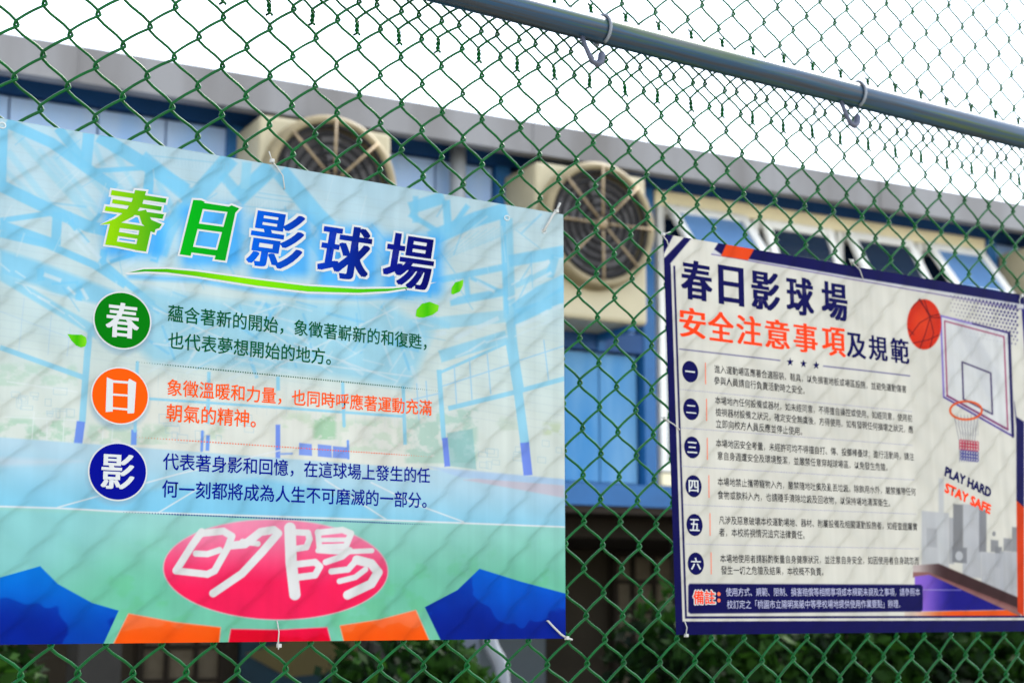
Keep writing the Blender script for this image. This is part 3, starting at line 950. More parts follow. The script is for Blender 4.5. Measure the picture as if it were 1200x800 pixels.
# dense truss behind the first text block
LAT = Z6
pg(LAT, [(-60, 60), (300, 120), (1000, 130), (1190, 250), (1090, 490), (700, 430), (0, 380), (-60, 330)], BL2, .75, 6)
r2 = np.random.default_rng(5)
for i in range(70):
    x, y = r2.uniform(-40, 1120), r2.uniform(110, 430)
    dx, dy = r2.choice([(90, 60), (-60, 90), (120, 30), (40, 110), (-110, 60)])
    s_ = r2.uniform(.5, 1.3)
    ln(LAT, [(x, y), (x + dx * s_, y + dy * s_)], r2.uniform(6, 16), Wt if r2.random() < .55 else BL3, .5, .8)
for pts in ([(0, 150), (520, 380)], [(300, 130), (760, 420)], [(560, 130), (60, 300)], [(1050, 140), (520, 400)], [(0, 300), (1100, 440)], [(600, 300), (1040, 460)]):
    ln(LAT, pts, 8, Wt, .7, .7)
# the pale wall beyond the court
n3 = vnoise(A.c.shape[:2], 60, 31)
band = sst(432, 446, V - 0.06 * (U - 150)) * (1 - sst(-1, 1, V - horizon)) * sst(100, 130, U)
A.blend((slice(None), slice(None)), .75 * band * (1 - sst(470, 500, U)), (236, 234, 222))
def trees(z, x0, x1, y0, y1, c_, a):
    u0, v0 = z[0] + x0 / z[2], z[1] + y0 / z[2]; u1, v1 = z[0] + x1 / z[2], z[1] + y1 / z[2]
    m_ = sst(u0 - 3, u0 + 4, U) * (1 - sst(u1 - 4, u1 + 3, U)) * sst(v0 - 3, v0 + 6, V) * (1 - sst(v1 - 2, v1 + 1, V))
    A.blend((slice(None), slice(None)), .62 * a * m_ * sst(.38, .62, n3), c_)
trees(Z7, -60, 330, 90, 190, (168, 206, 176), .55); trees(Z7, -60, 330, 320, 430, (172, 208, 180), .9)
trees(Z7, 165, 225, 290, 420, (140, 190, 150), .7); trees(Z7, 370, 727, 350, 440, (176, 210, 182), .7)
trees(Z6, 680, 780, 600, 710, (130, 190, 140), .8); trees(Z6, 540, 700, 590, 660, (190, 214, 180), .6); trees(Z6, 790, 1060, 620, 760, (186, 214, 184), .6)
trees(Z6, 240, 300, 650, 720, (180, 210, 180), .7); trees(Z5, -20, 290, 280, 520, (158, 200, 180), .75); trees(Z5, 370, 470, 320, 380, (196, 212, 190), .6); trees(Z5, 570, 655, 340, 400, (190, 206, 150), .6)
pg(Z5, [(160, 390), (268, 372), (285, 545), (170, 530)], (140, 190, 190), .55)
for z, x0, x1, y0, y1 in ((Z7, 20, 330, 170, 310), (Z6, 0, 500, 590, 690), (Z5, 290, 650, 420, 520)):
    for i in range(14):
        x, y = r2.uniform(x0, x1), r2.uniform(y0, y1)
        w_, h_ = r2.uniform(15, 60), r2.uniform(10, 40)
        q_ = [(x, y), (x + w_, y + 3), (x + w_, y + h_ + 3), (x, y + h_), (x, y)]
        ln(z, q_, 3, (184, 208, 216), .6, .4)
for z, pts, w_, c_ in ((Z7, [(0, 25), (370, 158)], 22, BL2), (Z7, [(376, 0), (350, 345)], 28, BL2), (Z7, [(345, 340), (331, 446)], 36, (120, 150, 224)), (Z7, [(571, 375), (569, 440)], 24, (124, 160, 228)), (Z7, [(585, 90), (575, 380)], 14, BL2),
                       (Z6, [(-60, 532), (500, 570), (1062, 610)], 11, BL2), (Z6, [(236, 420), (230, 640)], 15, BL2), (Z6, [(530, 440), (531, 500)], 16, BL2), (Z6, [(806, 470), (812, 650)], 14, BL2), (Z6, [(1064, 480), (1072, 730)], 15, BL2),
                       (Z6, [(530, 645), (530, 792)], 20, (124, 150, 224)), (Z6, [(208, 675), (205, 755)], 12, (124, 160, 226)), (Z6, [(232, 690), (229, 756)], 16, (124, 160, 226)), (Z6, [(828, 715), (830, 788)], 10, (124, 160, 226)), (Z6, [(535, 770), (590, 768)], 8, (150, 176, 226)),
                       (Z5, [(430, -10), (466, 210)], 46, BL2), (Z5, [(462, 210), (492, 440)], 38, BL2), (Z5, [(490, 430), (505, 570)], 38, (122, 146, 224)), (Z5, [(165, 285), (440, 218), (660, 158)], 20, BL2), (Z5, [(130, 132), (420, 4)], 12, BL2),
                       (Z5, [(125, 120), (146, 420)], 20, BL2), (Z5, [(150, 410), (161, 532)], 24, (122, 146, 224))):
    ln(z, pts, w_, c_, .95, .7)
for pts in ([(62, 720 - 0), (118, 720), (118, 782), (62, 776)],):
    pass
for q_ in ([(620, 722), (674, 728), (676, 778), (620, 774)], [(700, 728), (758, 734), (760, 786), (700, 780)], [(764, 736), (826, 742), (830, 790), (764, 786)]):
    pg(Z6, q_, (136, 160, 226), .95, .6)
for pts in ([(190, 100), (200, 262)], [(255, 70), (266, 245)], [(330, 45), (346, 222)], [(572, -5), (592, 162)], [(140, 190), (430, 98)], [(470, 80), (655, 20)], [(30, 180), (40, 330)], [(70, 170), (80, 320)], [(0, 250), (130, 220)]):
    ln(Z5, pts, 6, (178, 212, 232), .85, .5)
for pts in ([(145, 300), (135, 430)], [(275, 300), (268, 430)], [(30, 170), (330, 215)], [(20, 320), (330, 335)], [(200, 340), (200, 430)], [(480, 370), (476, 425)], [(440, 370), (436, 420)]):
    ln(Z7, pts, 4, (236, 240, 236), .8, .5)
for i in range(26):
    ln(Z6, [(20 + i * 42, 420 + i * 5), (20 + i * 42, 560 + i * 4)], 2, (204, 216, 216), .5, .4)
# court
below = sst(-1.5, 1.5, V - horizon)
court = mixc(sst(0, 80, V - horizon), (194, 220, 230), (148, 208, 228))
A.blend((slice(None), slice(None)), below, court)
A.poly([(-70, 532), (98, 540), (40, 545), (-70, 548)], (216, 220, 224), .5, 3)
A.poly([(543, 562), (560, 560), (661, 568), (661, 583), (590, 570)], (208, 200, 208), .9, 1.2)
A.poly([(500, 546), (661, 561), (661, 568), (540, 559)], (186, 208, 232), .8, 1.2)
A.poly([(75, 594), (112, 582), (300, 560), (380, 572), (425, 592), (440, 606), (200, 602)], (140, 206, 234), .6, 3)
green = mixc(sst(595, 700, V) * (0.8 + .4 * (n1 - .5)), (166, 216, 206), (118, 196, 162))
A.blend((slice(None), slice(None)), sst(-1, 1, V - edge), green)
A.blend((slice(None), slice(None)), sst(0, 30, V - edge) * .5 * sst(.52, .7, n2) * sst(610, 700, V), (118, 198, 150))
A.blend((slice(None), slice(None)), sst(0, 6, V - edge) * (1 - sst(40, 190, U + 1.1 * (V - 640))) * .75, (156, 214, 214))
A.line([(-70, 591), (67, 595), (140, 599), (450, 609), (661, 617)], 2.0, (238, 240, 238), .95, .6)
for pts in ([(68, 594), (115, 581), (209, 555), (330, 527)], [(186, 600), (236, 570)], [(381, 562), (452, 608)], [(435, 565), (486, 590), (543, 611)]):
    A.line(pts, 1.7, (236, 238, 236), .85, .6)
# coloured blocks along the lower edge
n4 = vnoise(A.c.shape[:2], 9, 41)
def splash(pts, c1, c2, v0, v1, rim=None):
    g_ = sst(v0, v1, V + 40 * (n4 - .5))
    st_ = sst(.49, .53, n4 + .25 * (sst(v0, v1, V) - .5))
    cc = mixc(np.clip(.65 * g_ + .35 * st_, 0, 1), c1, c2)
    if rim: A.line(list(pts) + [pts[0]], 2.4, rim, .8, .8)
    A.poly(pts, cc, 1.0, .7)
splash([(-80, 700), (-20, 682), (47, 663), (68, 684), (108, 706), (139, 715), (116, 765), (-80, 765)], (8, 118, 208), (0, 36, 134), 665, 745)
splash([(151, 719), (205, 729), (258, 735), (255, 765), (128, 765)], (255, 128, 84), (255, 98, 30), 715, 750, (250, 170, 140))
splash([(271, 737), (327, 738), (383, 735), (391, 765), (266, 765)], (236, 30, 78), (214, 8, 44), 730, 755, (250, 150, 160))
splash([(399, 733), (445, 726), (487, 715), (509, 765), (407, 765)], (255, 128, 84), (255, 98, 30), 715, 750, (250, 170, 140))
splash([(498, 711), (536, 691), (562, 666), (610, 681), (670, 697), (670, 765), (524, 765)], (4, 96, 200), (0, 32, 128), 660, 745)
# the red oval with its handwritten white characters
t_ = np.linspace(0, 2 * math.pi, 73)[:-1]
ov = np.stack([323 + 131 * np.cos(t_), 667 + 58 * np.sin(t_) + 2 * np.cos(t_)], 1)
A.line(list(map(tuple, ov)) + [tuple(ov[0])], 2.6, (248, 186, 196), .8, 1.0)
A.poly(ov, mixc(np.clip(sst(604, 700, V) + .3 * (n4 - .5), 0, 1), (246, 158, 184), (238, 44, 92)), 1.0, .8)
Z8, Z9 = (0, 530, 2.9625), (300, 530, 2.9625)
PEN = (238, 236, 232)
for z, pts, w_ in ((Z8, [(700, 275), (668, 320), (612, 408)], 26), (Z8, [(700, 280), (775, 272), (805, 290), (790, 330), (745, 410), (720, 422), (612, 410)], 25), (Z8, [(680, 350), (720, 352), (762, 338)], 22),
                   (Z8, [(800, 322), (850, 318), (905, 275), (950, 268), (966, 280), (910, 345), (840, 420), (740, 488)], 28), (Z8, [(842, 308), (895, 316)], 20), 
                   (Z9, [(118, 262), (122, 380), (135, 492)], 40), (Z9, [(120, 275), (180, 278), (186, 300), (175, 328), (130, 335)], 22), (Z9, [(135, 388), (205, 380), (222, 395), (205, 425), (150, 432)], 24),
                   (Z9, [(215, 278), (300, 268), (330, 280), (312, 325), (228, 328)], 22), (Z9, [(215, 275), (220, 330)], 20), (Z9, [(225, 303), (315, 302)], 16),
                   (Z9, [(215, 340), (290, 345), (402, 340)], 18), (Z9, [(325, 338), (300, 360), (242, 380)], 22), (Z9, [(350, 372), (400, 385), (424, 415), (400, 455), (318, 494)], 32), (Z9, [(350, 372), (320, 405), (262, 412)], 22), (Z9, [(380, 405), (345, 432), (290, 446)], 20)):
    A.line(zp(*z, pts), w_ / z[2], PEN, 1.0, .8)
# finer lattice of the roof steelwork, then the hazy blue wash over it
r3 = np.random.default_rng(21)
for i in range(90):
    x, y = r3.uniform(0, 650), r3.uniform(165, 330)
    y += .17 * x
    if y > 330 + .13 * x: continue
    L_ = r3.uniform(14, 46); a_ = r3.choice([.9, -.7, .25, 1.35, -1.2]) + r3.normal(0, .12)
    A.line([(x, y), (x + L_ * math.cos(a_), y + L_ * math.sin(a_))], r3.uniform(.8, 2.6), Wt if r3.random() < .5 else BL3, .38, .7, True)
A.blend(EVL, .16 * (1 - sst(380, 470, V - .08 * U)), (168, 216, 230))
# printed glow behind the title
for x, y in ((155, 262), (245, 273), (325, 285), (404, 297), (480, 308)):
    d_ = np.maximum(np.abs(U - x - 3) - 26, 0) ** 2 + np.maximum(np.abs(V - y - 4) - 26, 0) ** 2
    A.blend((slice(None), slice(None)), .85 * np.exp(-d_ / 130), (84, 176, 240))
A.line([(152, 324), (230, 328), (300, 340), (360, 347), (430, 349), (500, 342)], 5, (96, 184, 240), .7, 3)
for x, y in ((143.5, 380), (139, 469), (135.5, 557)):
    A.ellipse(x + 1, y, 35, 35, (150, 180, 196), .6, 3)
panelL = A.build(m_sheetL, left, INK, 1.18)

def ink_ramp(name, c1, c2, xa, xb):
    return mat_ramp(name, [(0, c1), (1, c2)], 'X', xa, xb)
Y1, Y2, Y3 = YS - LY, YS - 2 * LY, YS - 3 * LY
# title: each character with its white outline
HARU = [zp(*Z1, q_) for q_ in ([(712, 450), (1062, 505), (1056, 532), (706, 482)], [(720, 508), (1032, 556), (1026, 582), (714, 534)], [(674, 553), (1046, 605), (1036, 634), (667, 582)],
        [(862, 450), (932, 458), (905, 545), (850, 618), (765, 662), (640, 670), (735, 632), (805, 580), (842, 520)], [(880, 585), (930, 575), (965, 640), (1032, 668), (1016, 692), (992, 700), (985, 722), (958, 712), (905, 665)],
        [(705, 648), (772, 658), (738, 806), (670, 798)], [(895, 676), (966, 690), (932, 842), (862, 832)], [(712, 648), (962, 686), (956, 716), (704, 684)], [(740, 714), (905, 740), (898, 764), (735, 740)], [(735, 776), (875, 796), (868, 832), (728, 804)])]
HI = [zp(*Z3, q_) for q_ in ([(362, 350), (412, 352), (434, 362), (345, 706), (276, 696)], [(590, 392), (606, 384), (656, 404), (630, 432), (566, 737), (498, 728)], [(425, 368), (596, 394), (590, 428), (415, 406)], [(396, 500), (560, 522), (552, 556), (388, 534)], [(358, 648), (520, 670), (512, 706), (350, 684)])]
for polys, c1, c2 in ((HARU, (150, 208, 0), (20, 150, 20)), (HI, (0, 172, 20), (0, 148, 24))):
    al = np.concatenate([np.array(q_) for q_ in polys])
    xa, _ = on_fence(al[:, 0].min(), al[:, 1].mean(), YS); xb, _ = on_fence(al[:, 0].max(), al[:, 1].mean(), YS)
    o = strokes('title_character', polys, Y2, ink_ramp('ink_title', c1, c2, xa, xb), left)
    strokes('outline', polys, Y1, m_ink_white, o, 2.3)
for ch, cx, cy, w_, h_, c1, c2, bd in (('影', 323.5, 281.5, 68, 66, (0, 96, 214), (0, 40, 150), .018), ('球', 404.5, 295.5, 64, 63, (0, 54, 176), (0, 8, 96), .025), ('場', 479, 306.5, 60, 63, (4, 22, 132), (0, 0, 84), .022)):
    xa, _ = on_fence(cx - w_ / 2, cy, YS); xb, _ = on_fence(cx + w_ / 2, cy, YS)
    o = put_glyph('title_character', ch, cx, cy, w_, h_, Y2, ink_ramp('ink_title', c1, c2, xa, xb), left, bold=bd, shear=0.16)
    put_glyph('outline', ch, cx, cy, w_, h_, Y1, m_ink_white, o, bold=bd, grow=0.036, shear=0.16)
# swoosh under the title
sw_t = [(150, 319.5), (168, 315.5), (195, 315), (230, 318), (300, 327.5), (360, 335), (420, 338.5), (460, 338), (486, 335.5)]
sw_b = [(484, 336.5), (455, 341), (420, 343), (360, 341.5), (300, 334.5), (230, 323.5), (195, 319), (170, 318)]
xa, _ = on_fence(150, 320, YS); xb, _ = on_fence(500, 340, YS)
m_sw = mat_ramp('ink_swoosh', [(0, (0, 150, 10)), (.35, (130, 214, 0)), (.65, (90, 200, 10)), (1, (0, 150, 20))], 'X', xa, xb)
so = flat('swoosh', sw_t + sw_b, Y2, m_sw, left)
flat('outline', [(146, 320)] + [(x, y - 2.2) for x, y in sw_t[1:]] + [(512, 330.5)] + [(x, y + 2.4) for x, y in sw_b] + [(150, 322)], Y1, m_ink_white, so)
m_leafink = mat_ramp('ink_leaf', [(0, (60, 180, 0)), (1, (130, 206, 20))], 'X', 0, 1)
def leaf(pts):
    xs_ = [on_fence(u, v, Y1)[0] for u, v in pts]
    flat('leaf', pts, Y1, mat_ramp('ink_leaf', [(0, (104, 200, 20)), (.5, (60, 178, 0)), (1, (124, 208, 30))], 'X', min(xs_), max(xs_)), left)
leaf(zp(*Z4, [(30, 590), (34, 560), (60, 530), (100, 520), (145, 538), (140, 565), (112, 585), (70, 598), (45, 597)]))
leaf(zp(*Z4, [(205, 480), (208, 450), (225, 425), (266, 412), (263, 440), (248, 470), (215, 484)]))
leaf(zp(*Z2, [(430, 660), (480, 664), (520, 664), (548, 680), (554, 710), (545, 738), (515, 745), (485, 732), (455, 700)]))
# emblems
for ch, cx, cy, r_, c_ in (('春', 143.7, 375.3, 32.3, (0, 116, 8)), ('日', 141, 463.5, 32.3, (255, 88, 6)), ('影', 138.3, 552.3, 32.8, (0, 8, 136))):
    x0, z0 = on_fence(cx, cy, Y2)
    rx = on_fence(cx + r_, cy, Y2)[0] - x0; rz_ = z0 - on_fence(cx, cy + r_, Y2)[1]
    e = disc('emblem', x0, z0, rx, rz_, Y2, mat('ink_emblem', c_, 0.42, 0.02), left)
    disc('ring', x0, z0, rx * 1.055, rz_ * 1.055, Y1, m_ink_white, e)
    if ch == '日':
        strokes('character', [zp(*Z7, q_) for q_ in ([(455, 152), (482, 164), (480, 298), (450, 300)], [(545, 172), (550, 158), (580, 174), (572, 300), (570, 305), (543, 306)], [(478, 164), (550, 170), (548, 180), (478, 175)], [(480, 221), (547, 226), (547, 234), (480, 230)], [(478, 279), (546, 285), (546, 294), (478, 288)])], Y3, m_ink_white, e)
    else:
        put_glyph('character', ch, cx, cy, 39, 41, Y3, m_ink_white, e, bold=0.022)
m_tg = mat('ink_green', (0, 82, 44), 0.45, 0.02); m_to = mat('ink_orange', (248, 88, 22), 0.45, 0.02); m_tb = mat('ink_blue', (0, 22, 136), 0.45, 0.02)
for s, p0, p1, m_ in (('蘊含著新的開始，象徵著嶄新的和復甦，', (197, 366.5), (500, 401), m_tg), ('也代表夢想開始的地方。', (197, 398), (388, 418.5), m_tg),
                      ('象徵溫暖和力量，也同時呼應著運動充滿', (196, 453.5), (506, 478), m_to), ('朝氣的精神。', (195, 483), (300, 491), m_to),
                      ('代表著身影和回憶，在這球場上發生的任', (191, 540), (504, 557), m_tb), ('何一刻都將成為人生不可磨滅的一部分。', (190, 572), (500, 586), m_tb)):
    put_text('text_line', s, p0, p1, Y1, m_, left, bold=0.012, res=3, k=1.04, ways=6)
dots('dotted_line', (160, 424), (515, 458), 130, 0.0016, Y1, m_tg, left, 1.0, True)
dots('dotted_line', (160, 512), (505, 535), 110, 0.0013, Y1, m_to, left, 1.4, True)
dots('dotted_line', (145, 600), (505, 614.5), 120, 0.0019, Y1, m_tb, left, 1.0, True)
m_eye = mat('eyelet_hole', (170, 178, 178), 0.4, 0.4)
for u, v in ((594, 255.5), (2.5, 147), (637.5, 270.5)):
    x0, z0 = on_fence(u, v, Y1)
    bm = bmesh.new()
    tv, tf = tube([(x0 + 0.0042 * math.cos(a), Y1, z0 + 0.0035 * math.sin(a)) for a in np.linspace(0, 2 * math.pi, 25)], 0.0009, 6)
    vs_ = [bm.verts.new(q) for q in tv]
    for f_ in tf: bm.faces.new([vs_[i] for i in f_])
    me = bpy.data.meshes.new('eyelet'); bm.to_mesh(me); bm.free()
    obj('eyelet', me, m_eye, left)

# ============================== the white rules sign
right = thing('rules_sign', 'white rules sign with navy border, red heading and a printed basketball hoop', 'sign', (0, 0, 0))
RX0, RX1, RZ0, RZ1 = 1.5862, 2.4695, 1.4665, 2.0925
m_sheetR = mat_sheet('printed_sheet', 0.38)
A = Print(RX0, RX1, RZ0, RZ1, YS, 0.0013, -0.0203)
U, V = A.U, A.V
A.c[:] = (242, 237, 222)
NV, OR, LIL = (12, 10, 80), (246, 84, 34), (168, 150, 206)
EV = slice(None), slice(None)
# borders, straight in the sheet's own metric axes
def mrect(x0, x1, z0, z1, c_, a=1.0, s=0.0008):
    cov = sst(x0 - s, x0 + s, A.XS) * (1 - sst(x1 - s, x1 + s, A.XS)) * sst(z0 - s, z0 + s, A.Z) * (1 - sst(z1 - s, z1 + s, A.Z))
    A.blend(EV, a * cov, c_)
# pale skyline at the lower right
GREYS = [((1080, 598), (1112, 668), (206, 206, 206)), ((1086, 618), (1098, 640), (190, 190, 190)), ((1128, 590), (1150, 675), (200, 200, 202)), ((1112, 606), (1118, 660), (184, 184, 186)),
         ((1117, 590), (1128.5, 658), (132, 132, 134)), ((1116, 640), (1133, 658), (140, 140, 142)), ((1147.5, 596), (1156, 646), (140, 140, 144)), ((1161, 632), (1170, 646), (150, 150, 152)), ((1166, 640), (1174, 664), (142, 142, 144)), ((1172, 645), (1192, 700), (192, 192, 194)), ((1150, 646), (1176, 690), (202, 202, 204)), ((1186, 617), (1193, 646), (150, 150, 152)), ((1100, 560), (1106, 680), (214, 214, 212)), ((1176, 630), (1187, 645), (160, 160, 162))]
for (ua, va), (ub, vb), c_ in GREYS:
    sl = .09 * (ub - ua)
    A.poly([(ua, va), (ub, va + sl), (ub, vb + sl), (ua, vb)], c_, .9, 1.0)
A.ellipse(1124, 651, 4.5, 5.5, (206, 206, 206), 1, .8); A.ellipse(1164.8, 625, 2, 2.8, (150, 150, 150), 1, .8)
# floor with navy and violet key
A.poly([(1070, 662), (1100, 660), (1194, 700), (1196, 716), (1086, 672), (1070, 676)], mixc(sst(1070, 1110, U), (214, 196, 190), (60, 34, 36)), .95, 1.0)
A.poly([(1070, 670), (1088, 670), (1196, 713), (1196, 722), (1087, 676), (1070, 676)], (150, 100, 96), .9, .8)
A.poly([(1072, 675), (1089, 673), (1178, 714), (1072, 716)], mixc(sst(1080, 1120, U), (150, 110, 214), (22, 18, 128)), 1.0, .8)
A.line([(1078, 690.5), (1126, 691)], 1.0, (196, 186, 226), .8, .6)
A.poly([(1060, 716.5), (1180, 714.5), (1198, 722.5), (1060, 721.5)], mixc(sst(1062, 1120, U), (236, 214, 196), (250, 98, 30)), 1.0, .7)
A.poly([(1191.2, 584), (1200, 592), (1200, 722), (1192.5, 716)], (226, 70, 24), 1.0, .7)
A.poly([(1188.5, 470), (1191, 488), (1200, 494), (1200, 594), (1191.2, 586), (1191, 500)], NV, 1.0, .7)
# frame
tz, bz = RZ1, RZ0
mrect(RX0 - .01, RX0 + .0135, bz - .01, 2.045, NV)
mrect(RX0 + .0185, RX0 + .0225, bz + .026, 2.043, NV)
mrect(RX0 - .01, RX1 + .01, bz - .01, bz + .020, NV)
mrect(RX0 + .0185, RX1 - .02, bz + .0245, bz + .028, NV)
mrect(RX1 - .0105, RX1 + .01, bz + .25, tz + .01, (40, 34, 120))
A.poly([(833, 298), (842, 285), (860, 286), (1200, 346), (1200, 362), (1182, 357), (845, 300.5)], (228, 226, 224), 1.0, .7)
A.poly([(837, 292), (843, 283), (1205, 342), (1205, 357.5), (1000, 324.5), (845, 298)], NV, 1.0, .6)
A.line([(834, 298), (870, 304), (1000, 327.5), (1196, 362)], 1.1, (96, 78, 150), .9, .5)
A.poly([(845, 300), (851.5, 285), (885, 290), (876.5, 305)], OR, 1.0, .7)
A.poly([(774, 272), (789, 276), (778, 297), (774, 300)], NV, 1.0, .7)
A.poly([(774, 306), (778, 303), (803, 277), (810, 279.5), (781, 314), (776, 316)], NV, 1.0, .7)
# heading rule
A.line([(796.5, 408.7), (914, 422.3)], 1.2, (88, 84, 140), 1.0, .5); A.line([(965, 428.7), (1066, 440.2)], 1.2, (88, 84, 140), 1.0, .5)
# halftone corner
for i in range(22):
    for j in range(11):
        u_ = 1106 + i * 4.2 + (j % 2) * 2.1; v_ = 345 + j * 4.4 + i * 4.2 * .165
        f_ = (i / 22) * (1 - j / 13)
        if u_ < 1193 and f_ > .06 and v_ < 410: A.ellipse(u_, v_, .4 + 1.25 * f_ ** .7, .5 + 1.5 * f_ ** .7, (44, 40, 108), min(1, .4 + f_), .5)
# backboard
bbo = [(1102.5, 370), (1182.5, 390), (1187, 511), (1106, 465)]
A.poly(bbo, (240, 240, 238), .8, .8)
A.poly([(1116, 372), (1138, 380), (1172, 440), (1160, 470)], (222, 222, 222), .5, 2)
A.line(bbo + [bbo[0]], 2.2, (150, 130, 206), 1, .6)
A.line([(1182.5, 390), (1187, 511)], 3.2, (30, 24, 84), 1, .6); A.line([(1187, 511), (1106, 465)], 1.4, (60, 40, 120), 1, .6); A.line([(1140, 379), (1182.5, 390)], 2.0, (60, 44, 110), 1, .6)
bbi = [(1107, 376), (1176.5, 394.5), (1181, 503), (1110, 463.5)]
A.line(bbi + [bbi[0]], 1.7, (176, 90, 120), 1, .6); A.line([(1110, 463.5), (1181, 503)], 2.0, (120, 30, 100), 1, .6)
sq = [(1127.5, 424), (1161, 437), (1163, 485), (1129, 467.5)]
A.line(sq + [sq[0]], 1.7, (62, 48, 92), 1, .6)
# net, hoop
for i in range(8):
    u0 = 1118 + i * 4; u1 = 1124 + i * 2.6
    A.line([(u0, 486), (u1, 516), (u1 + .5, 541)], .9, (150, 150, 160), .8, .5)
    A.line([(u0, 488), (u1 + 4, 510)], .7, (170, 170, 176), .7, .5)
for i in range(7):
    for j in range(3):
        A.ellipse(1126 + i * 3.2, 517 + j * 3.6 + i * .35, 1.5, 1.9, (196, 40, 70), .9, .5, ring=1.1)
        A.ellipse(1127 + i * 3.0, 529 + j * 3.8 + i * .35, 1.4, 1.9, (60, 60, 140), .9, .5, ring=1.1)
A.ellipse(1132, 480.7, 18.6, 10.6, (240, 96, 40), 1, .6, ring=2.4)
# basketball
for k in range(12):
    f_ = 1 - k / 12
    A.ellipse(1083 - (1 - f_) * 4, 380 - (1 - f_) * 6, 20 * f_, 29.5 * f_, (np.array((226, 52, 22)) + np.array((14, 26, 16)) * k / 12), 1, .7)
for pts in ([(1068, 362), (1078, 350), (1090, 372), (1094, 390), (1090, 407)], [(1077, 351), (1092, 372), (1102, 372)], [(1066, 394), (1078, 378), (1092, 370), (1101, 368)], [(1083, 351), (1090, 372), (1084, 392), (1078, 408)], [(1064, 385), (1071, 392)], [(1070, 402), (1088, 398), (1101, 392)]):
    A.line(pts, 1.1, (110, 20, 20), .9, .5)
# note box
A.poly([(806.5, 686), (808, 683.4), (1079, 684.6), (1081.3, 687), (1081.3, 714), (1079, 716), (809, 718.6), (806.5, 716.5)], NV, 1, .7)
panelR = A.build(m_sheetR, right, INK * 0.90, 1.1, rim=(30, 28, 90))
m_nv = mat('ink_navy', (10, 10, 76), 0.45, 0.02); m_rd = mat('ink_red', (250, 66, 22), 0.45, 0.02); m_bk = mat('ink_black', (38, 38, 44), 0.5, 0.02); m_ln = mat('ink_lilac', (140, 140, 190), 0.5, 0.02)
m_barred = mat('ink_bar', (246, 130, 100), 0.5, 0.02)
for i, ch in enumerate('春日影球場'):
    f_ = i / 4
    put_glyph('heading_character', ch, 816.5 + 161.5 * f_, 328.8 + 24.2 * f_, 36.5 - 6 * f_ - (5 if ch == '日' else 0), 46 - 2 * f_, Y1, m_nv, right, bold=0.030)
for i, ch in enumerate('安全注意事項'):
    f_ = i / 5
    put_glyph('heading_character', ch, 811.8 + 165.3 * f_, 378.3 + 22 * f_, 31 - 3.5 * f_, 35 - 1.5 * f_, Y1, m_rd, right, bold=0.022)
for i, ch in enumerate('及規範'):
    f_ = i / 2
    put_glyph('heading_character', ch, 1003.5 + 51 * f_, 405 + 6 * f_, 22.5 - 1.0 * f_, 29, Y1, m_nv, right, bold=0.022)
for cx, cy in ((926, 424), (941.6, 426), (956.5, 428)):
    st_ = []
    for k in range(10):
        r_ = 5.2 if k % 2 == 0 else 2.2
        a_ = -math.pi / 2 + k * math.pi / 5
        st_.append((cx + .82 * r_ * math.cos(a_), cy + r_ * math.sin(a_)))
    flat('star', st_, Y1, m_nv, right)
for ch, cx, cy, b0, b1, bx in (('一', 808.8, 435.3, 424.7, 450, 826.7), ('二', 810, 479.3, 467, 493, 828), ('三', 811.2, 524, 512.7, 538.5, 828.8), ('四', 812.8, 569.3, 556.5, 583, 830.7), ('五', 814, 614.7, 601, 627.5, 832), ('六', 815.5, 660, 646.7, 672.5, 833.3)):
    x0, z0 = on_fence(cx, cy, Y1)
    e = disc('number_disc', x0, z0, 0.0165, 0.0172, Y1, m_nv, right, 40)
    h_ = {'一': 1.6, '二': 9.5, '三': 13}.get(ch, 14)
    put_glyph('numeral', ch, cx, cy, 11.5, h_, Y2, m_ink_white, e, bold=0.016)
    flat('item_bar', [(bx - .5, b0), (bx + .5, b0), (bx + .7, b1), (bx - .3, b1)], Y1, m_barred, right)
for p0, p1 in (((797, 456), (1068, 482)), ((798, 501), (1069, 521.5)), ((799, 546), (1071, 562)), ((801, 591), (1073, 602)), ((802, 637), (1076, 642.7))):
    dots('dotted_line', p0, p1, 150, 0.0013, Y1, m_ln, right)
for s, p0, p1 in (("進入運動場區應著合適服裝、鞋具，以免損害地板或場區設施，並避免運動傷害", (837.3, 432), (1062, 456)), ("參與人員請自行負責活動時之安全。", (837, 445.5), (943, 457.2)),
                  ("本場地內任何設備或器材，如未經同意，不得擅自操控或使用。如經同意，使用前", (838, 468.7), (1069, 490)), ("檢視器材設備之狀況，確定安全無虞後，方得使用。如有發現任何損壞之狀況，應", (838.7, 482.5), (1070, 503.3)), ("立即向校方人員反應並停止使用。", (839, 496), (940, 505.3)),
                  ("本場地因安全考量，未經許可均不得擅自打、傳、投擲棒壘球；進行活動時，請注", (839, 519), (1071, 535)), ("意自身週遭安全及環境整潔，並嚴禁任意穿越球場區，以免發生危險。", (840.8, 533.5), (1040, 547.3)),
                  ("本場地禁止攜帶寵物入內，嚴禁隨地吐痰及亂丟垃圾。除飲用水外，嚴禁攜帶任何", (841, 564), (1073, 576)), ("食物或飲料入內，也請隨手清除垃圾及回收物，以保持場地清潔衛生。", (841, 579.5), (1043, 589)),
                  ("凡涉及惡意破壞本校運動場地、器材、附屬設備及相關運動設施者，如經查證屬實", (842.7, 609), (1075, 616.8)), ("者，本校將視情況追究法律責任。", (842.7, 623), (943, 626.5)),
                  ("本場地使用者請斟酌衡量自身健康狀況，並注意自身安全，如因使用者自身疏忽而", (844, 654), (1077, 656.8)), ("發生一切之危險及結果，本校概不負責。", (845, 667.5), (965, 669.3))):
    put_text('text_line', s, p0, p1, Y1, m_bk, right, bold=0.010, res=1, k=1.12, ways=2)
m_pale = mat('ink_pale', (186, 186, 214), 0.45, 0.02)
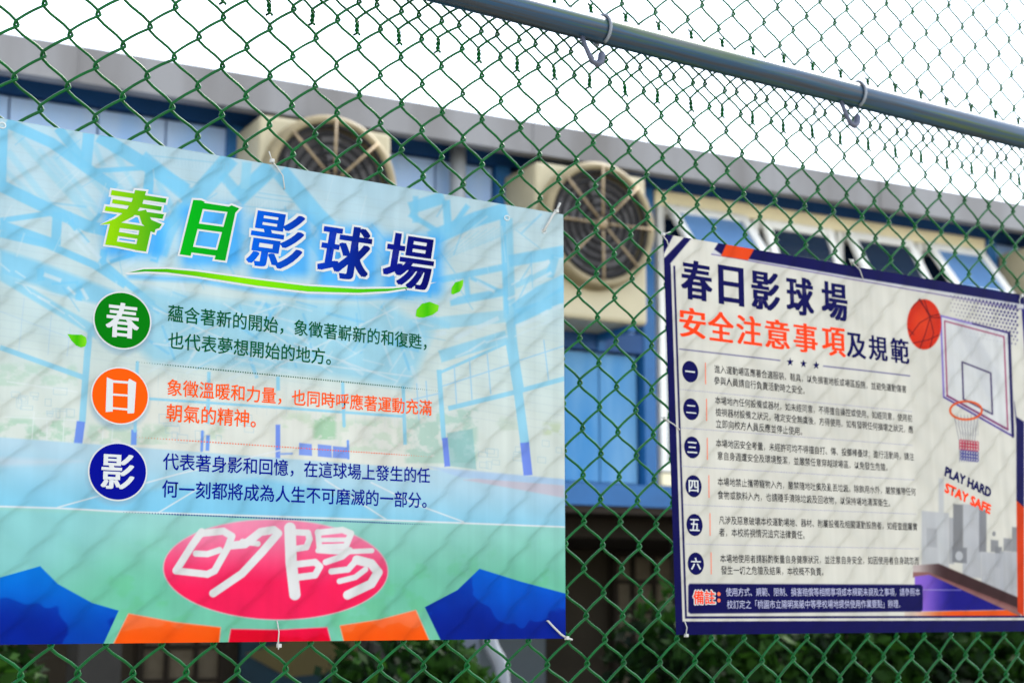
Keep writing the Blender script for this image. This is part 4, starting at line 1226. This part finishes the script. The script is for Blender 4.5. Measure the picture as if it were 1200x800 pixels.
for s, p0, p1 in (("使用方式、規範、限制、損害賠償等相關事項或本規範未提及之事項，請參照本", (850.7, 693.2), (1078, 693.2)), ("校訂定之「桃園市立陽明高級中等學校場地提供使用作業要點」辦理。", (852, 707.8), (1055, 707))):
    put_text('text_line', s, p0, p1, Y1, m_pale, right, bold=0.0, res=1, k=1.12)
o = put_text('note_heading', '備註', (812.5, 699.5), (838, 699.3), Y2, m_rd, right, bold=0.02, res=3, height=0.0215)
put_text('outline', '備註', (811.3, 699.5), (839.2, 699.3), Y1, m_ink_white, o, bold=0.075, res=3, height=0.0245)
for dv in (-4, 3.5):
    x0, z0 = on_fence(842.5, 699.5 + dv, Y1); disc('note_heading', x0, z0, 0.0032, 0.003, Y1, mat('ink_red', (250, 120, 80), 0.45, 0.02), right, 20)
put_text('slogan', 'PLAY HARD', (1107.5, 551.5), (1161.5, 577.5), Y1, m_nv, right, bold=0.05, res=2, height=0.0185)
put_text('slogan', 'STAY SAFE', (1107.5, 570.5), (1161, 597), Y1, m_rd, right, bold=0.05, res=2, height=0.0185)

# ------------------------------------------------------------------ cable ties
m_tie = mat('nylon_white', (160, 160, 155), 0.4, 0.4)
def cable_tie(label, pts_px, head_px, tail_px=None, w_=0.00085):
    t = thing('cable_tie', label, 'cable tie', group='white cable ties holding the signs to the wires')
    P = []
    n = len(pts_px)
    for i, (u, v) in enumerate(pts_px):
        x, z = on_fence(u, v, YS - .003)
        P.append((x, YS - 0.0021 - 0.0020 * math.sin(math.pi * i / max(1, n - 1)), z))
    # back through the sheet's edge, round the wire and to the head again
    hx, hz = on_fence(*head_px, -0.004)
    loop = [(P[0][0], YS + 0.001, P[0][2])] + P + [(hx, -0.006, hz)]
    back = [(hx, -0.003, hz), ((hx + P[0][0]) / 2 + 0.004, 0.006, (hz + P[0][2]) / 2 + 0.003), (P[0][0], 0.002, P[0][2])]
    b = MB()
    b.tube(loop + back, w_, 8)
    if tail_px:
        tx, tz_ = on_fence(*tail_px, -0.008)
        b.tube([(hx, -0.006, hz), ((hx + tx) / 2, -0.008, (hz + tz_) / 2), (tx, -0.010, tz_)], w_ * .9, 8)
    b.build('strap', m_tie, t)
    b = MB(); b.box(hx - .0026, hx + .0026, -0.0095, -0.0035, hz - .0025, hz + .0025, 0.0008); b.build('head', m_tie, t)
    return t
cable_tie('white cable tie with upright tail on the top edge of the pale blue sign', [(334, 221), (331, 206), (325, 196)], (318, 189), (314.5, 178))
cable_tie('white cable tie with thick tail at the top right corner of the pale blue sign', [(637.5, 270.5), (643, 260), (648, 252)], (651, 248), (655.5, 238), 0.0019)
cable_tie('white cable tie at the lower edge of the pale blue sign, below the red oval', [(325, 727), (326.5, 740), (326.5, 750)], (326, 756), (325.5, 760))
cable_tie('white cable tie at the bottom right corner of the pale blue sign', [(642.5, 727), (650, 736), (658, 743)], (663, 747), (670, 749), 0.0015)
cable_tie('thin white cable tie on the top edge of the rules sign above its heading', [(1012, 327), (1007, 316), (1001, 309)], (997, 306), (994, 304))
cable_tie('white cable tie at the top left corner of the rules sign', [(784, 288), (781, 282), (778, 277)], (776, 275), (785, 272))
cable_tie('white cable tie halfway up the left edge of the rules sign', [(797, 503), (789, 497), (782, 492)], (778, 490), (774, 489))
cable_tie('white cable tie at the bottom left corner of the rules sign', [(803, 728), (804.5, 735), (804.5, 741)], (803, 744), (801, 745))
cable_tie('grey looking cable tie at the top right corner of the rules sign', [(1193, 362), (1194.5, 356), (1195, 351)], (1196, 347), (1198, 344))
